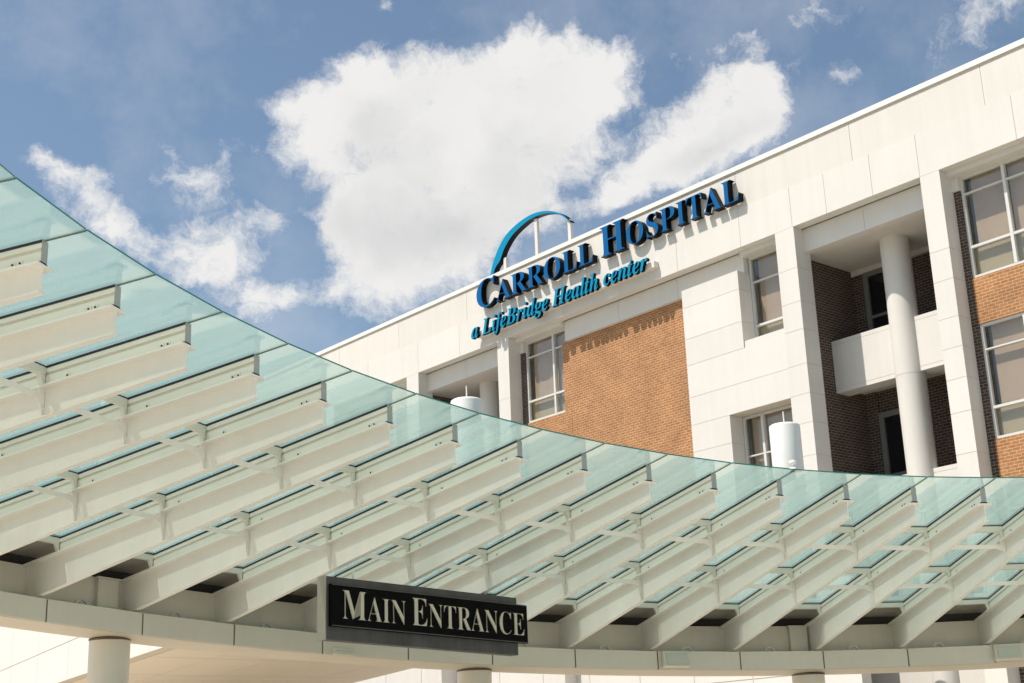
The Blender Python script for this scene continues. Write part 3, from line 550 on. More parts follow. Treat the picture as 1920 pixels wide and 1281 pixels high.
# ================================================================== LETTER SIGNS
GL = {"BC":[697,[[382,-16,333,-13,288,-5,245,10,205,30,168,54,135,84,107,117,83,156,64,197,50,242,42,289,39,340,42,390,50,437,64,481,84,523,108,560,137,594,169,623,207,648,247,667,291,682,337,690,386,693,422,691,460,683,502,672,547,655,555,652,562,650,570,648,577,648,594,651,607,659,617,673,624,693,650,693,650,459,625,459,606,503,584,542,559,577,531,606,499,630,466,647,432,657,395,660,316,640,259,579,225,478,214,337,227,205,264,111,326,54,414,35,444,37,474,43,503,53,533,67,562,84,589,105,614,130,638,158,666,132,610,67,544,21,468,-7]]],"BA":[650,[[-13,0,-13,27,1,28,14,32,25,37,35,45,45,56,54,71,64,89,73,111,307,694,334,693,572,129,583,104,594,83,603,65,612,51,621,41,632,33,645,29,660,27,660,0,341,0,341,27,376,30,402,37,417,50,422,68,421,77,418,88,413,103,406,121,376,197,154,197,117,105,116,101,114,97,113,93,113,88,112,83,111,78,111,75,111,72,116,52,129,38,152,30,184,27,190,27,190,0],[169,239,360,239,263,475]]],"BR":[704,[[23,0,23,26,47,28,66,32,82,39,93,47,101,59,107,75,110,95,111,120,111,564,110,586,106,605,101,620,93,631,81,640,66,646,47,651,24,653,24,678,323,678,393,675,454,667,505,653,547,634,579,609,603,578,616,541,621,498,612,441,583,395,535,359,469,333,643,75,651,63,659,53,667,45,674,38,681,33,690,29,700,27,712,26,715,26,715,0,504,0,300,316,271,316,271,120,272,95,275,75,281,59,289,47,300,39,316,32,336,28,360,26,360,0],[271,348,303,348,339,350,370,357,396,369,417,385,432,405,443,432,450,463,452,500,445,562,423,607,386,633,334,642,316,641,301,639,290,635,282,629,277,621,274,609,272,593,271,574]]],"BO":[782,[[388,-16,352,-14,317,-9,283,-1,251,11,220,26,192,43,165,63,141,86,118,111,98,138,81,168,67,199,56,232,48,267,43,302,41,339,43,376,48,411,56,446,67,479,81,510,98,539,118,566,141,592,166,614,193,635,222,652,254,667,287,679,321,687,357,692,395,694,431,692,466,687,500,679,532,668,563,653,591,636,618,616,642,594,664,569,684,542,701,512,716,481,727,448,735,413,740,377,742,339,740,302,735,266,727,232,716,199,701,168,684,138,664,111,641,86,616,63,589,43,560,26,529,11,496,-1,461,-9,425,-14],[394,18,469,38,522,98,554,199,565,339,562,413,553,478,538,533,518,579,492,614,461,640,426,655,387,660,312,640,259,580,227,479,216,339,219,265,228,201,243,146,264,100,290,64,321,39,355,23]]],"BL":[635,[[23,0,23,26,47,28,66,32,82,39,93,47,101,59,107,75,110,95,111,120,111,564,110,587,106,606,101,621,93,633,81,641,66,647,47,651,24,653,24,678,372,678,372,653,353,653,337,651,322,649,310,646,300,642,291,636,285,629,280,620,276,609,273,596,272,581,271,564,271,123,271,107,272,92,274,80,276,70,279,62,284,55,290,50,298,47,307,44,318,42,332,41,348,41,383,42,414,45,443,51,469,59,492,69,513,83,533,99,551,119,567,141,582,167,596,197,609,230,636,230,598,0]]],"BH":[779,[[23,0,23,26,47,28,66,32,82,39,93,47,101,59,107,75,110,95,111,120,111,564,110,586,106,605,101,620,93,631,81,640,66,646,47,651,24,653,24,678,360,678,360,653,343,651,328,649,315,646,304,643,295,639,288,633,282,626,278,618,275,608,273,595,271,581,271,564,271,373,509,373,509,564,509,581,507,595,505,608,502,618,498,626,493,633,486,639,477,643,466,646,453,649,438,651,420,653,420,678,755,678,755,653,731,650,712,646,697,639,686,632,679,621,673,606,670,587,669,564,669,120,670,97,673,77,679,61,687,49,697,40,712,33,732,28,755,26,755,0,420,0,420,26,444,28,463,32,479,38,490,46,498,57,504,73,508,94,509,120,509,329,271,329,271,120,272,95,275,75,281,59,289,47,300,39,316,32,336,28,360,26,360,0]]],"BS":[581,[[64,-16,64,235,93,235,107,184,123,140,143,104,166,74,192,51,222,35,256,25,293,22,320,24,344,30,365,40,383,54,397,70,407,89,413,110,415,133,410,164,395,192,370,217,335,238,242,284,201,306,167,329,138,352,115,376,97,402,84,430,77,461,74,494,76,523,80,551,89,576,100,600,114,621,131,639,150,655,172,669,195,680,220,688,247,692,275,694,290,694,307,692,324,690,342,687,360,683,379,679,399,673,420,667,434,664,437,663,440,662,443,662,446,662,458,664,467,670,473,680,477,694,505,694,505,475,480,475,472,502,462,528,451,551,437,573,422,593,406,610,388,626,370,639,350,649,330,656,310,661,289,662,265,660,243,655,224,647,208,635,195,621,185,604,180,586,178,566,180,547,185,530,193,515,204,501,219,488,236,476,257,463,281,451,377,406,406,392,431,377,454,362,473,347,488,331,502,315,513,298,521,280,527,261,531,242,534,220,535,198,533,167,527,138,518,111,505,86,488,63,468,43,444,26,418,12,389,0,357,-8,323,-13,286,-15,273,-15,261,-14,249,-13,236,-12,224,-9,211,-7,199,-3,187,1,175,5,164,9,155,12,147,14,139,16,134,17,129,18,126,18,119,18,112,16,107,14,103,11,100,6,97,0,94,-7,91,-16]]],"BP":[622,[[23,0,23,26,47,28,66,32,82,39,93,47,101,59,107,75,110,95,111,120,111,564,110,586,106,605,101,620,93,631,81,640,66,646,47,651,24,653,24,678,318,678,377,677,428,672,468,665,500,655,524,643,546,628,564,611,580,592,593,571,602,547,607,521,609,494,605,454,593,417,574,385,546,358,511,335,468,319,418,309,360,306,271,306,271,120,272,95,275,75,281,59,289,47,300,39,316,32,336,28,360,26,360,0],[271,342,300,342,334,344,363,351,387,361,405,376,418,396,427,422,433,453,435,490,433,526,429,558,421,584,410,605,394,621,375,633,351,640,322,642,308,641,297,639,288,636,282,631,277,625,274,616,272,606,271,593]]],"BI":[388,[[20,0,20,26,43,29,63,34,79,40,91,48,100,58,107,73,111,90,112,112,112,576,111,597,107,614,102,627,94,637,83,643,67,648,46,651,20,653,20,678,364,678,364,653,340,651,319,648,303,643,292,637,283,627,277,614,273,597,272,576,272,115,272,100,274,87,276,76,279,66,283,58,289,50,297,44,307,39,318,35,332,31,348,28,366,26,366,0]]],"BT":[630,[[137,0,137,26,162,27,183,31,199,37,212,46,220,58,227,75,231,95,232,120,232,645,222,645,185,642,151,634,122,620,97,601,76,576,60,546,49,512,43,473,16,473,16,678,611,678,611,472,586,472,568,548,531,602,475,634,400,645,392,645,392,120,393,94,397,73,403,57,412,45,424,37,440,31,462,27,488,26,488,0]]],"BM":[944,[[21,0,21,26,44,28,64,32,79,39,92,47,100,59,107,74,111,94,112,118,112,569,112,585,110,598,108,610,105,619,101,627,95,634,87,639,79,644,68,647,55,650,39,652,22,653,22,678,275,678,472,212,669,678,919,678,919,653,897,650,878,645,864,639,853,630,844,619,839,604,835,585,834,563,834,127,834,107,836,90,838,76,841,64,845,54,851,45,858,39,866,35,876,31,888,29,902,27,918,26,918,0,589,0,589,26,606,28,621,30,633,33,644,37,653,42,660,48,666,56,670,66,673,77,675,90,677,106,677,124,677,594,429,0,402,0,157,579,157,119,158,93,162,72,169,55,178,44,191,36,207,31,228,27,252,26,252,0]]],"BN":[735,[[600,-16,159,521,159,117,160,93,163,73,169,57,177,46,188,38,203,32,223,28,248,26,248,0,27,0,27,26,43,27,58,29,70,31,81,35,89,39,96,45,102,53,106,62,109,72,111,85,113,100,113,117,113,578,90,606,73,626,61,639,54,645,49,647,42,650,35,651,27,653,27,678,233,678,582,251,582,562,582,579,580,594,578,606,575,617,571,625,565,632,558,638,549,643,538,646,525,649,510,651,493,653,493,678,714,678,714,653,690,651,671,647,656,641,645,633,638,621,632,605,629,585,628,561,628,-16]]],"BE":[658,[[21,0,21,25,45,26,66,30,81,36,93,44,101,56,107,72,111,92,112,116,112,549,111,579,107,603,101,621,93,634,81,642,66,648,47,652,24,653,24,678,594,678,594,476,571,476,562,519,549,555,530,583,507,605,477,621,440,632,396,639,345,641,330,641,317,640,306,639,298,638,290,635,285,632,280,627,277,621,275,613,273,603,272,592,272,578,272,366,288,366,319,368,346,375,368,385,386,401,400,421,412,446,422,477,429,514,453,514,453,176,428,176,425,204,420,230,414,251,407,270,397,286,386,299,373,309,359,318,342,323,322,328,300,330,276,331,272,331,272,100,273,83,275,69,280,59,286,52,295,47,307,44,323,42,343,41,378,42,410,45,440,50,467,58,491,67,513,79,534,94,552,112,569,132,585,156,599,183,612,213,640,213,599,0]]],"Ia":[500,[[79,-13,56,-11,36,-5,17,6,2,21,-11,39,-21,59,-26,83,-28,109,-27,136,-23,163,-16,191,-8,219,4,247,17,275,31,301,48,327,65,351,84,373,104,393,125,411,157,433,188,449,217,458,246,461,273,457,295,444,310,424,319,395,335,451,442,451,359,161,355,146,351,132,348,120,345,110,343,101,341,93,340,87,340,83,341,73,344,66,348,61,355,60,369,64,385,78,404,99,424,130,446,116,408,60,370,19,331,-5,293,-13,266,-9,247,3,235,23,231,51,231,57,232,63,232,70,234,78,235,85,237,94,239,103,241,112,222,82,204,57,185,35,166,18,146,4,125,-5,102,-11],[138,61,150,62,161,67,173,73,184,83,195,95,206,109,217,124,227,141,237,159,246,178,254,198,263,219,270,240,276,260,282,281,287,301,290,320,293,337,294,354,295,369,293,390,285,406,273,415,256,418,245,416,233,412,222,404,210,393,197,379,186,363,174,346,163,326,152,305,141,283,132,261,123,237,117,219,112,202,107,186,104,172,101,158,99,144,97,132,97,120,100,94,107,76,120,65]]],"IL":[633,[[-50,0,-50,23,-35,23,-22,25,-10,27,1,31,10,35,18,42,26,50,33,61,39,73,46,88,52,106,58,127,171,549,175,563,177,576,178,587,179,597,178,609,175,619,170,628,163,635,153,640,141,643,126,646,108,647,108,671,422,671,422,647,407,646,393,645,381,642,370,639,360,633,352,627,344,618,338,608,331,595,325,580,320,563,314,544,203,123,198,101,194,84,192,71,191,63,192,55,196,49,203,44,212,41,218,40,225,39,232,38,240,37,249,36,259,36,269,35,280,35,327,37,370,45,409,57,444,75,476,97,504,125,530,159,553,199,585,199,522,0]]],"Ii":[289,[[196,553,183,554,170,558,159,564,149,572,141,582,135,593,131,606,130,619,131,632,135,645,141,656,149,666,159,674,170,680,183,684,196,685,209,684,221,680,232,674,243,666,251,656,257,645,261,632,262,619,261,606,257,593,251,582,243,572,232,564,221,558,209,554],[73,-12,57,-11,43,-7,30,-1,20,8,12,18,6,31,2,45,1,61,1,68,2,76,4,85,6,96,8,106,11,115,13,123,15,130,66,314,69,325,71,335,74,344,76,353,77,360,78,367,79,373,79,378,76,390,69,399,56,404,38,406,29,406,28,431,56,434,82,438,108,441,133,445,156,449,179,453,202,457,223,461,133,127,130,113,127,101,126,91,125,82,126,74,129,68,134,64,141,63,154,67,171,81,189,103,211,134,231,120,193,62,153,21,114,-4]]],"If":[288,[[-98,-207,-117,-206,-133,-201,-148,-194,-162,-184,-172,-172,-180,-158,-184,-143,-186,-126,-185,-115,-183,-104,-178,-95,-172,-87,-164,-80,-156,-75,-146,-72,-135,-71,-125,-72,-117,-74,-109,-78,-102,-84,-96,-90,-92,-98,-90,-107,-89,-117,-89,-125,-91,-133,-93,-139,-97,-145,-101,-150,-103,-154,-105,-157,-105,-159,-104,-166,-101,-170,-95,-173,-88,-174,-78,-173,-68,-169,-59,-162,-51,-153,-43,-141,-35,-128,-28,-113,-22,-97,-15,-76,-8,-53,-1,-26,7,4,14,37,22,73,30,113,38,155,89,410,20,410,28,451,98,451,116,510,136,560,160,603,187,638,216,665,248,685,280,696,315,700,339,699,359,695,377,688,393,679,405,667,413,654,418,639,420,622,417,598,407,581,391,571,368,568,358,569,349,572,341,576,334,582,327,589,323,597,320,606,319,615,319,622,321,628,324,634,327,640,331,645,333,650,334,654,335,658,334,663,331,666,326,668,319,669,304,666,291,656,277,640,265,618,252,588,240,550,227,504,215,451,300,451,294,410,209,410,157,168,143,107,128,52,113,2,97,-43,79,-82,60,-115,39,-144,16,-167,-8,-184,-35,-197,-65,-204]]],"Ie":[401,[[130,-14,99,-11,71,-3,46,10,24,28,7,51,-6,79,-14,110,-16,146,-14,173,-10,200,-2,228,9,256,22,283,37,309,54,334,73,358,94,380,116,400,139,417,163,433,188,445,212,454,237,459,262,461,286,459,308,455,326,447,342,436,355,422,364,407,369,389,371,369,367,340,355,312,335,285,308,259,272,235,228,214,177,198,117,185,114,172,113,158,111,145,111,131,112,114,116,99,121,85,130,74,140,65,152,58,166,54,182,53,209,59,237,75,264,103,291,142,319,124,280,64,236,20,186,-5],[125,218,148,224,170,233,190,243,209,255,227,269,242,283,256,299,267,316,276,334,283,351,287,369,288,387,287,396,286,405,283,412,279,418,273,422,268,425,262,427,255,428,238,425,222,415,205,398,187,375,169,345,153,309,138,266]]],"IB":[641,[[-50,0,-50,23,-35,23,-22,25,-10,27,1,31,10,35,18,42,26,50,33,61,39,73,46,88,52,106,58,127,171,549,173,556,175,563,176,569,177,576,178,582,179,588,179,595,179,601,178,612,175,621,170,629,163,635,153,639,141,642,126,645,109,647,109,671,330,671,402,669,462,662,512,652,551,636,579,616,600,591,612,560,616,525,604,467,569,419,511,383,430,357,488,332,530,299,555,257,563,208,561,181,556,156,547,131,535,107,518,84,496,64,470,45,439,30,402,17,360,7,310,2,255,0],[299,369,338,372,373,381,402,396,426,417,445,442,458,471,466,505,469,542,463,584,446,614,417,632,376,638,360,636,347,630,337,619,331,604,270,371,287,370,289,369,292,369,296,369],[247,33,282,36,314,46,342,62,366,85,386,113,400,145,408,182,411,222,403,273,378,309,337,331,279,338,262,338,200,111,197,98,194,86,192,76,192,66,195,52,206,41,223,35]]],"Ir":[388,[[-21,0,63,314,67,327,70,338,72,349,74,358,75,365,76,371,77,375,77,378,74,390,67,399,54,404,36,406,27,406,25,431,70,437,119,444,170,452,225,461,170,281,182,304,193,325,204,344,215,362,225,378,236,393,245,406,255,417,265,427,274,436,284,443,293,450,303,455,312,458,322,460,331,461,355,457,372,444,383,423,386,394,385,379,382,365,377,353,371,343,362,335,352,329,341,325,328,324,314,326,300,332,288,341,277,354,275,356,272,358,270,359,268,359,252,353,234,334,213,303,189,260,177,234,165,206,153,177,141,145,130,112,119,76,108,39,98,0]]],"Id":[498,[[82,-14,59,-12,38,-5,20,6,5,21,-7,40,-16,64,-21,91,-23,122,-22,146,-19,170,-13,195,-6,220,4,245,15,270,28,295,43,320,59,343,77,365,96,386,116,405,148,430,180,447,212,458,244,461,264,460,283,455,300,448,317,438,354,567,356,574,358,581,360,588,361,594,361,600,362,605,362,609,362,613,361,622,359,629,354,634,349,638,341,641,331,642,319,644,305,644,305,671,329,674,353,677,378,680,404,683,429,687,456,691,483,695,510,700,353,123,351,113,349,105,347,97,345,90,344,84,343,79,342,74,342,71,343,67,345,64,349,62,354,61,360,62,366,65,373,71,380,78,388,88,397,100,408,115,419,132,442,116,421,86,402,60,383,37,366,19,349,5,332,-6,314,-12,295,-14,268,-10,249,2,238,23,234,52,235,66,237,81,240,97,244,113,225,83,206,57,187,35,168,18,148,4,127,-6,105,-12],[143,62,155,64,166,68,178,76,189,86,200,99,211,113,222,130,232,148,242,167,251,187,259,208,268,229,275,249,281,270,287,290,292,309,295,327,298,344,299,358,300,371,298,393,291,409,280,419,264,422,254,421,244,417,234,410,223,401,211,389,200,376,189,361,179,345,168,327,158,308,148,289,139,269,130,249,123,228,116,208,110,188,105,169,102,150,100,133,99,117,100,105,102,94,106,84,111,77,118,70,125,66,134,63]]],"Ig":[444,[[115,-207,72,-205,34,-199,1,-190,-27,-177,-48,-160,-64,-142,-73,-121,-76,-99,-74,-81,-68,-65,-59,-51,-46,-38,-28,-25,-7,-14,19,-3,49,8,26,24,9,41,-1,58,-4,76,-3,89,1,101,8,113,18,124,30,135,45,147,64,158,85,170,68,182,53,194,40,206,31,219,23,233,17,248,14,264,13,281,15,305,20,327,29,349,42,370,57,390,75,407,95,423,118,436,143,447,168,455,195,459,222,461,261,458,297,449,331,433,363,412,450,412,445,370,389,370,390,366,391,362,391,357,392,353,392,349,393,344,393,340,393,335,391,310,386,287,376,264,364,244,348,224,329,207,308,192,285,179,260,169,233,161,205,156,176,155,163,155,150,156,137,157,124,158,113,150,105,141,100,133,98,125,101,116,108,108,121,100,139,94,153,90,168,86,184,81,201,75,219,69,236,62,254,55,271,48,286,40,300,31,311,22,321,13,332,-2,341,-18,345,-35,347,-54,345,-76,339,-96,330,-116,317,-134,301,-150,282,-164,260,-177,235,-188,208,-196,179,-202,148,-206],[173,186,186,188,198,193,211,201,223,212,234,226,244,242,253,260,261,280,267,301,271,322,274,344,275,367,272,394,264,413,251,424,232,428,219,426,206,421,193,412,181,400,170,385,159,369,150,350,143,330,136,309,132,288,129,266,128,244,131,219,139,201,153,190],[126,-174,151,-173,174,-168,193,-161,210,-152,224,-140,233,-127,239,-113,241,-98,239,-83,232,-69,221,-58,206,-48,186,-39,160,-29,128,-18,90,-6,55,-25,31,-46,16,-68,11,-92,13,-109,19,-124,30,-138,44,-151,62,-161,81,-168,102,-173]]],"IH":[756,[[-50,0,-50,23,-35,23,-22,25,-10,27,1,31,10,35,18,42,26,50,33,61,39,73,46,88,52,106,58,127,171,549,173,556,175,563,176,569,177,576,178,582,179,588,179,595,179,601,178,612,175,621,169,629,162,635,152,640,140,644,126,646,109,647,109,671,422,671,422,647,407,647,393,645,381,643,371,639,361,634,353,627,345,619,339,609,333,597,327,582,321,564,315,544,269,375,508,375,555,549,559,564,561,577,563,590,563,601,562,612,559,621,553,629,546,635,536,640,524,644,509,646,492,647,492,671,806,671,806,647,791,647,778,645,766,643,756,641,747,636,739,630,731,623,725,613,718,601,712,587,706,569,700,549,586,122,582,105,579,91,578,80,577,71,578,60,581,50,586,42,594,36,603,31,615,27,630,25,647,23,647,0,334,0,334,23,349,23,362,25,374,27,385,31,394,35,402,42,410,50,417,61,423,73,430,88,436,106,442,127,496,329,257,329,202,122,198,105,195,91,194,79,193,70,197,51,211,36,232,27,263,23,263,0]]],"Il":[258,[[59,-14,42,-13,28,-9,15,-3,5,5,-4,15,-10,28,-14,43,-15,59,-15,67,-14,75,-13,83,-12,92,-10,100,-8,108,-5,117,-3,126,115,553,121,576,126,595,128,608,129,617,126,629,119,638,105,643,87,645,78,645,77,670,131,677,181,685,228,692,272,700,118,128,116,122,115,116,113,110,112,103,110,96,109,90,108,84,108,80,109,72,112,66,117,62,124,61,138,65,154,79,173,101,195,132,215,117,195,86,175,59,157,36,139,18,120,4,101,-6,80,-12]]],"It":[275,[[45,-14,15,-10,-6,4,-19,27,-23,58,-23,62,-23,67,-22,72,-22,78,-21,84,-19,91,-18,97,-16,104,67,407,19,407,19,442,70,465,117,498,161,540,200,592,241,592,199,447,278,447,267,407,188,407,114,153,111,142,109,132,106,123,104,114,102,106,101,98,100,91,100,84,101,74,104,67,108,62,115,61,128,66,146,81,166,106,191,141,214,126,193,94,172,65,152,41,132,22,111,6,90,-5,68,-12]]],"Ih":[532,[[312,-14,283,-9,263,5,250,28,246,61,247,73,249,88,252,105,258,125,264,147,271,172,280,199,289,228,323,330,327,342,330,352,331,361,332,367,331,376,327,383,321,387,313,388,285,381,256,360,226,324,195,275,164,215,137,149,114,77,94,0,-28,0,122,557,125,568,128,578,130,587,132,595,133,601,133,606,134,609,134,612,133,621,131,628,128,633,124,638,117,640,109,642,99,644,87,644,71,644,71,671,92,672,115,674,138,677,164,681,190,685,218,689,248,694,279,700,171,293,198,333,225,368,250,397,275,420,299,438,324,451,349,458,376,461,409,456,432,442,446,419,451,386,449,362,443,332,434,296,420,253,372,112,368,98,367,94,367,91,366,88,366,85,367,76,370,69,375,65,382,64,395,69,411,85,431,110,455,146,477,133,436,69,395,23,353,-5]]],"Ic":[412,[[138,-14,104,-11,74,-3,48,10,26,28,9,51,-4,78,-11,110,-14,145,-12,181,-5,218,7,254,24,291,45,325,70,357,99,386,131,412,165,433,199,449,232,458,266,461,291,459,314,454,333,446,351,434,364,420,374,405,380,388,382,371,381,356,378,343,372,331,365,321,355,313,344,308,332,304,318,303,306,304,295,306,286,311,278,317,271,325,266,333,263,343,262,354,263,362,264,369,267,377,271,384,275,392,279,398,280,404,281,409,280,418,275,425,268,429,257,430,245,428,233,423,220,415,208,403,195,388,183,371,171,352,160,332,150,309,140,287,132,263,125,239,119,215,114,192,112,169,111,147,112,125,116,106,122,89,131,76,142,65,154,57,168,53,183,51,213,57,244,74,274,103,304,143,331,124,288,64,242,20,192,-5]]],"In":[532,[[317,-14,288,-9,267,5,254,28,250,61,251,73,253,88,256,105,261,125,267,147,275,172,283,199,293,228,328,330,332,342,334,352,336,361,336,367,335,376,331,383,325,387,317,388,290,381,262,362,233,329,203,283,188,255,173,226,159,194,145,160,132,123,120,84,108,43,98,0,-21,0,63,314,67,327,70,338,72,349,74,358,75,365,76,371,77,375,77,378,74,390,67,399,54,404,36,406,27,406,25,431,70,437,119,444,170,452,225,461,173,288,201,330,227,365,253,395,278,419,303,437,328,451,354,458,381,461,414,456,437,442,451,419,456,386,456,377,454,366,452,352,449,337,444,319,439,299,432,277,424,253,400,182,384,130,373,98,370,85,371,76,374,69,380,65,387,64,394,65,401,68,409,74,416,82,424,92,432,104,442,118,453,134,475,119,454,88,434,61,414,38,396,20,377,5,358,-6,338,-12]]]}


def glyph_mesh(key, sx, sz, depth, xo=0.0, zo=0.0, thin=0.0):
    """front-facing extruded letter: x along the wall, z up, front at y=0, back at y=depth"""
    adv, polys = GL[key]
    cu = bpy.data.curves.new('g', 'CURVE'); cu.dimensions = '2D'; cu.fill_mode = 'FRONT'
    for pl in polys:
        n = len(pl) // 2
        sp = cu.splines.new('POLY'); sp.points.add(n - 1)
        for i in range(n): sp.points[i].co = (pl[2 * i] / 1000 * sx, pl[2 * i + 1] / 1000 * sz, 0, 1)
        sp.use_cyclic_u = True
    cu.offset = -thin
    ob = bpy.data.objects.new('g', cu)
    me = bpy.data.meshes.new_from_object(ob)
    V = [(v.co.x + xo, v.co.y + zo) for v in me.vertices]
    F = [tuple(p.vertices) for p in me.polygons]
    if me.polygons and me.polygons[0].normal.z < 0: F = [tuple(reversed(f)) for f in F]
    # weld and find rim
    key2 = {}; idx = []
    for p in V:
        k = (round(p[0], 5), round(p[1], 5))
        if k not in key2: key2[k] = len(key2)
        idx.append(key2[k])
    VV = [None] * len(key2)
    for p, i in zip(V, idx): VV[i] = p
    F = [tuple(idx[i] for i in f) for f in F]
    edges = {}
    for f in F:
        for i in range(len(f)):
            e = (f[i], f[(i + 1) % len(f)])
            edges[e] = 1
    n = len(VV)
    out = MB()
    out.add([(x, 0, z) for x, z in VV], F, 0)
    out.add([(x, depth, z) for x, z in VV], [tuple(reversed(f)) for f in F], 1)
    rim = [e for e in edges if (e[1], e[0]) not in edges]
    rv = []; rf = []
    for a, b in rim:
        k = len(rv)
        rv += [(VV[a][0], 0, VV[a][1]), (VV[b][0], 0, VV[b][1]), (VV[b][0], depth, VV[b][1]), (VV[a][0], depth, VV[a][1])]
        rf.append((k, k + 3, k + 2, k + 1))
    out.add(rv, rf, 1)
    bpy.data.objects.remove(ob); bpy.data.curves.remove(cu); bpy.data.meshes.remove(me)
    return out


def kern(a, b):
    return {('A', 'L'): 0}.get((a, b), 0)


def text_row(chars, x0, x1, zbase, y, depth, style, capscale, mats, parent, name='letter', place=None, smallscale=None, track=0.0, thin=0.0):
    """chars: string; upper-case = big, small caps given by lower-case when style is 'B'"""
    items = []; x = 0
    for ch in chars:
        if ch == ' ': x += 0.25 + track; continue
        if style == 'B': key = 'B' + ch.upper(); s = 1.0 if ch.isupper() else smallscale
        else: key = 'I' + ch; s = 1.0
        adv = GL[key][0] / 1000 * s
        items.append((key, x, s)); x += adv + track
    # real ink extent
    inks = []
    for key, xx, s in items:
        vs = [v for p in GL[key][1] for v in p[0::2]]
        inks.append((xx + min(vs) / 1000 * s, xx + max(vs) / 1000 * s))
    a, b = min(i[0] for i in inks), max(i[1] for i in inks)
    k = (x1 - x0) / (b - a)
    for key, xx, s in items:
        g = glyph_mesh(key, s * k, s * capscale / 0.676, depth, x0 + (xx - a) * k, zbase, thin)
        if place: g.v = [place(*p) for p in g.v]
        else: g.v = [(p[0], p[1] + y, p[2]) for p in g.v]
        g.build(name, mats, parent)


S1 = empty('wall_lettering', (-33.1, 32.5, 17.0 + EZ), 'large deep blue block letters reading CARROLL HOSPITAL across the top of the white wall', 'sign')
text_row('Carroll', -39.76, -33.26, 17.08, 32.44, 0.25, 'B', 1.10, [M_blue, M_black], S1, smallscale=0.735, thin=0.014)
text_row('Hospital', -32.89, -26.57, 17.08, 32.44, 0.25, 'B', 1.10, [M_blue, M_black], S1, smallscale=0.735, thin=0.014)
S2 = empty('wall_tagline', (-35.3, 32.5, 16.0 + EZ), 'smaller bright blue italic letters reading a LifeBridge Health center on a white raceway', 'sign')
text_row('a LifeBridge Health center', -40.02, -30.62, 15.98, 32.34, 0.13, 'I', 0.60, [M_cyan, M_black], S2, track=0.0)
g = MB(); g.box(-39.85, -30.45, 32.49, 32.698, 16.03, 16.24); g.build('raceway', M_panel, S2)

# arch emblem standing on the parapet
S3 = empty('arch_emblem', (-37.5, 33.3, 18.3 + EZ), 'bright blue tapering arch emblem on thin posts above the roof edge', 'sign')
outer = [(-39.95, 18.3), (-39.806, 18.85), (-39.573, 19.295), (-39.247, 19.709), (-38.773, 20.074), (-38.015, 20.314), (-37.28, 20.385), (-36.64, 20.295), (-36.054, 20.085), (-35.555, 19.77), (-35.20, 19.40)]
inner = [(-39.93, 18.3), (-39.54, 18.90), (-39.239, 19.127), (-38.954, 19.527), (-38.482, 19.90), (-37.84, 20.13), (-37.289, 20.222), (-36.611, 20.18), (-35.991, 19.986), (-35.56, 19.709), (-35.23, 19.395)]


def smooth_line(P, n):
    out = []
    for i in range(len(P) - 1):
        p0 = P[max(i - 1, 0)]; p1 = P[i]; p2 = P[i + 1]; p3 = P[min(i + 2, len(P) - 1)]
        for k in range(n):
            t = k / n
            out.append(tuple(0.5 * ((2 * p1[d]) + (-p0[d] + p2[d]) * t + (2 * p0[d] - 5 * p1[d] + 4 * p2[d] - p3[d]) * t * t + (-p0[d] + 3 * p1[d] - 3 * p2[d] + p3[d]) * t ** 3) for d in (0, 1)))
    out.append(P[-1]); return out


so_, si_ = smooth_line(outer, 5), smooth_line(inner, 5)
g = MB()
for i in range(len(so_) - 1):
    a, b, c, d = so_[i], so_[i + 1], si_[i + 1], si_[i]
    y0, y1 = 33.25, 33.50
    g.add([(a[0], y0, a[1]), (b[0], y0, b[1]), (c[0], y0, c[1]), (d[0], y0, d[1])], [(0, 3, 2, 1)], 0)
    g.add([(a[0], y1, a[1]), (b[0], y1, b[1]), (c[0], y1, c[1]), (d[0], y1, d[1])], [(0, 1, 2, 3)], 1)
    g.add([(a[0], y0, a[1]), (b[0], y0, b[1]), (b[0], y1, b[1]), (a[0], y1, a[1])], [(0, 1, 2, 3)], 1)
    g.add([(d[0], y0, d[1]), (c[0], y0, c[1]), (c[0], y1, c[1]), (d[0], y1, d[1])], [(0, 3, 2, 1)], 1)
g.build('arch', [M_cyan, M_black], S3)
for x, zt in ((-37.20, 20.18), (-35.36, 19.55), (-39.06, 19.2)):
    g = MB(); g.box(x - .075, x + .075, 33.34, 33.46, 17.9, zt); g.build('post', M_panel2, S3)
# small lightning rod and vent at the roof edge
# ================================================================== GLASS CANOPY
c = 1.5
CX, CY, HH = 0.29247 * c, 7.28269 * c, 3.5 * c
GX, GY = 0.09105, -0.06733


def ang(k): return -2.27309 - 0.07224 * k - 0.00017 * k * k


def pt(k, R, lev=0.0, lat=0.0, off=0.0):
    """point of the canopy: k counts the beams along the arc, R radius from its centre,
    lev height above the glass plane, lat sideways from the beam line"""
    a = ang(k) + off
    x = R * cos(a) + sin(a) * lat; y = R * sin(a) - cos(a) * lat
    return (CX + x, CY + y, HH + GX * x + GY * y + lev)


RT, RR, R1, R2, R3, RF, RG = 8.678 * c, 8.969 * c, 10.261 * c, 11.897 * c, 13.619 * c, 13.943 * c, 14.249 * c
OFF = -0.00477
CAN = empty('glass_canopy', (CX - 20, CY, 0), 'curved entrance canopy of pale green glass on white tapered steel ribs around a ring girder', 'canopy')
K0, K1 = 0, 23


M_seal = mat('dark_green_sealant', (0.10, 0.17, 0.15), 0.5)
M_joint2 = mat('brown_fascia_joint', (0.16, 0.12, 0.08), 0.8)


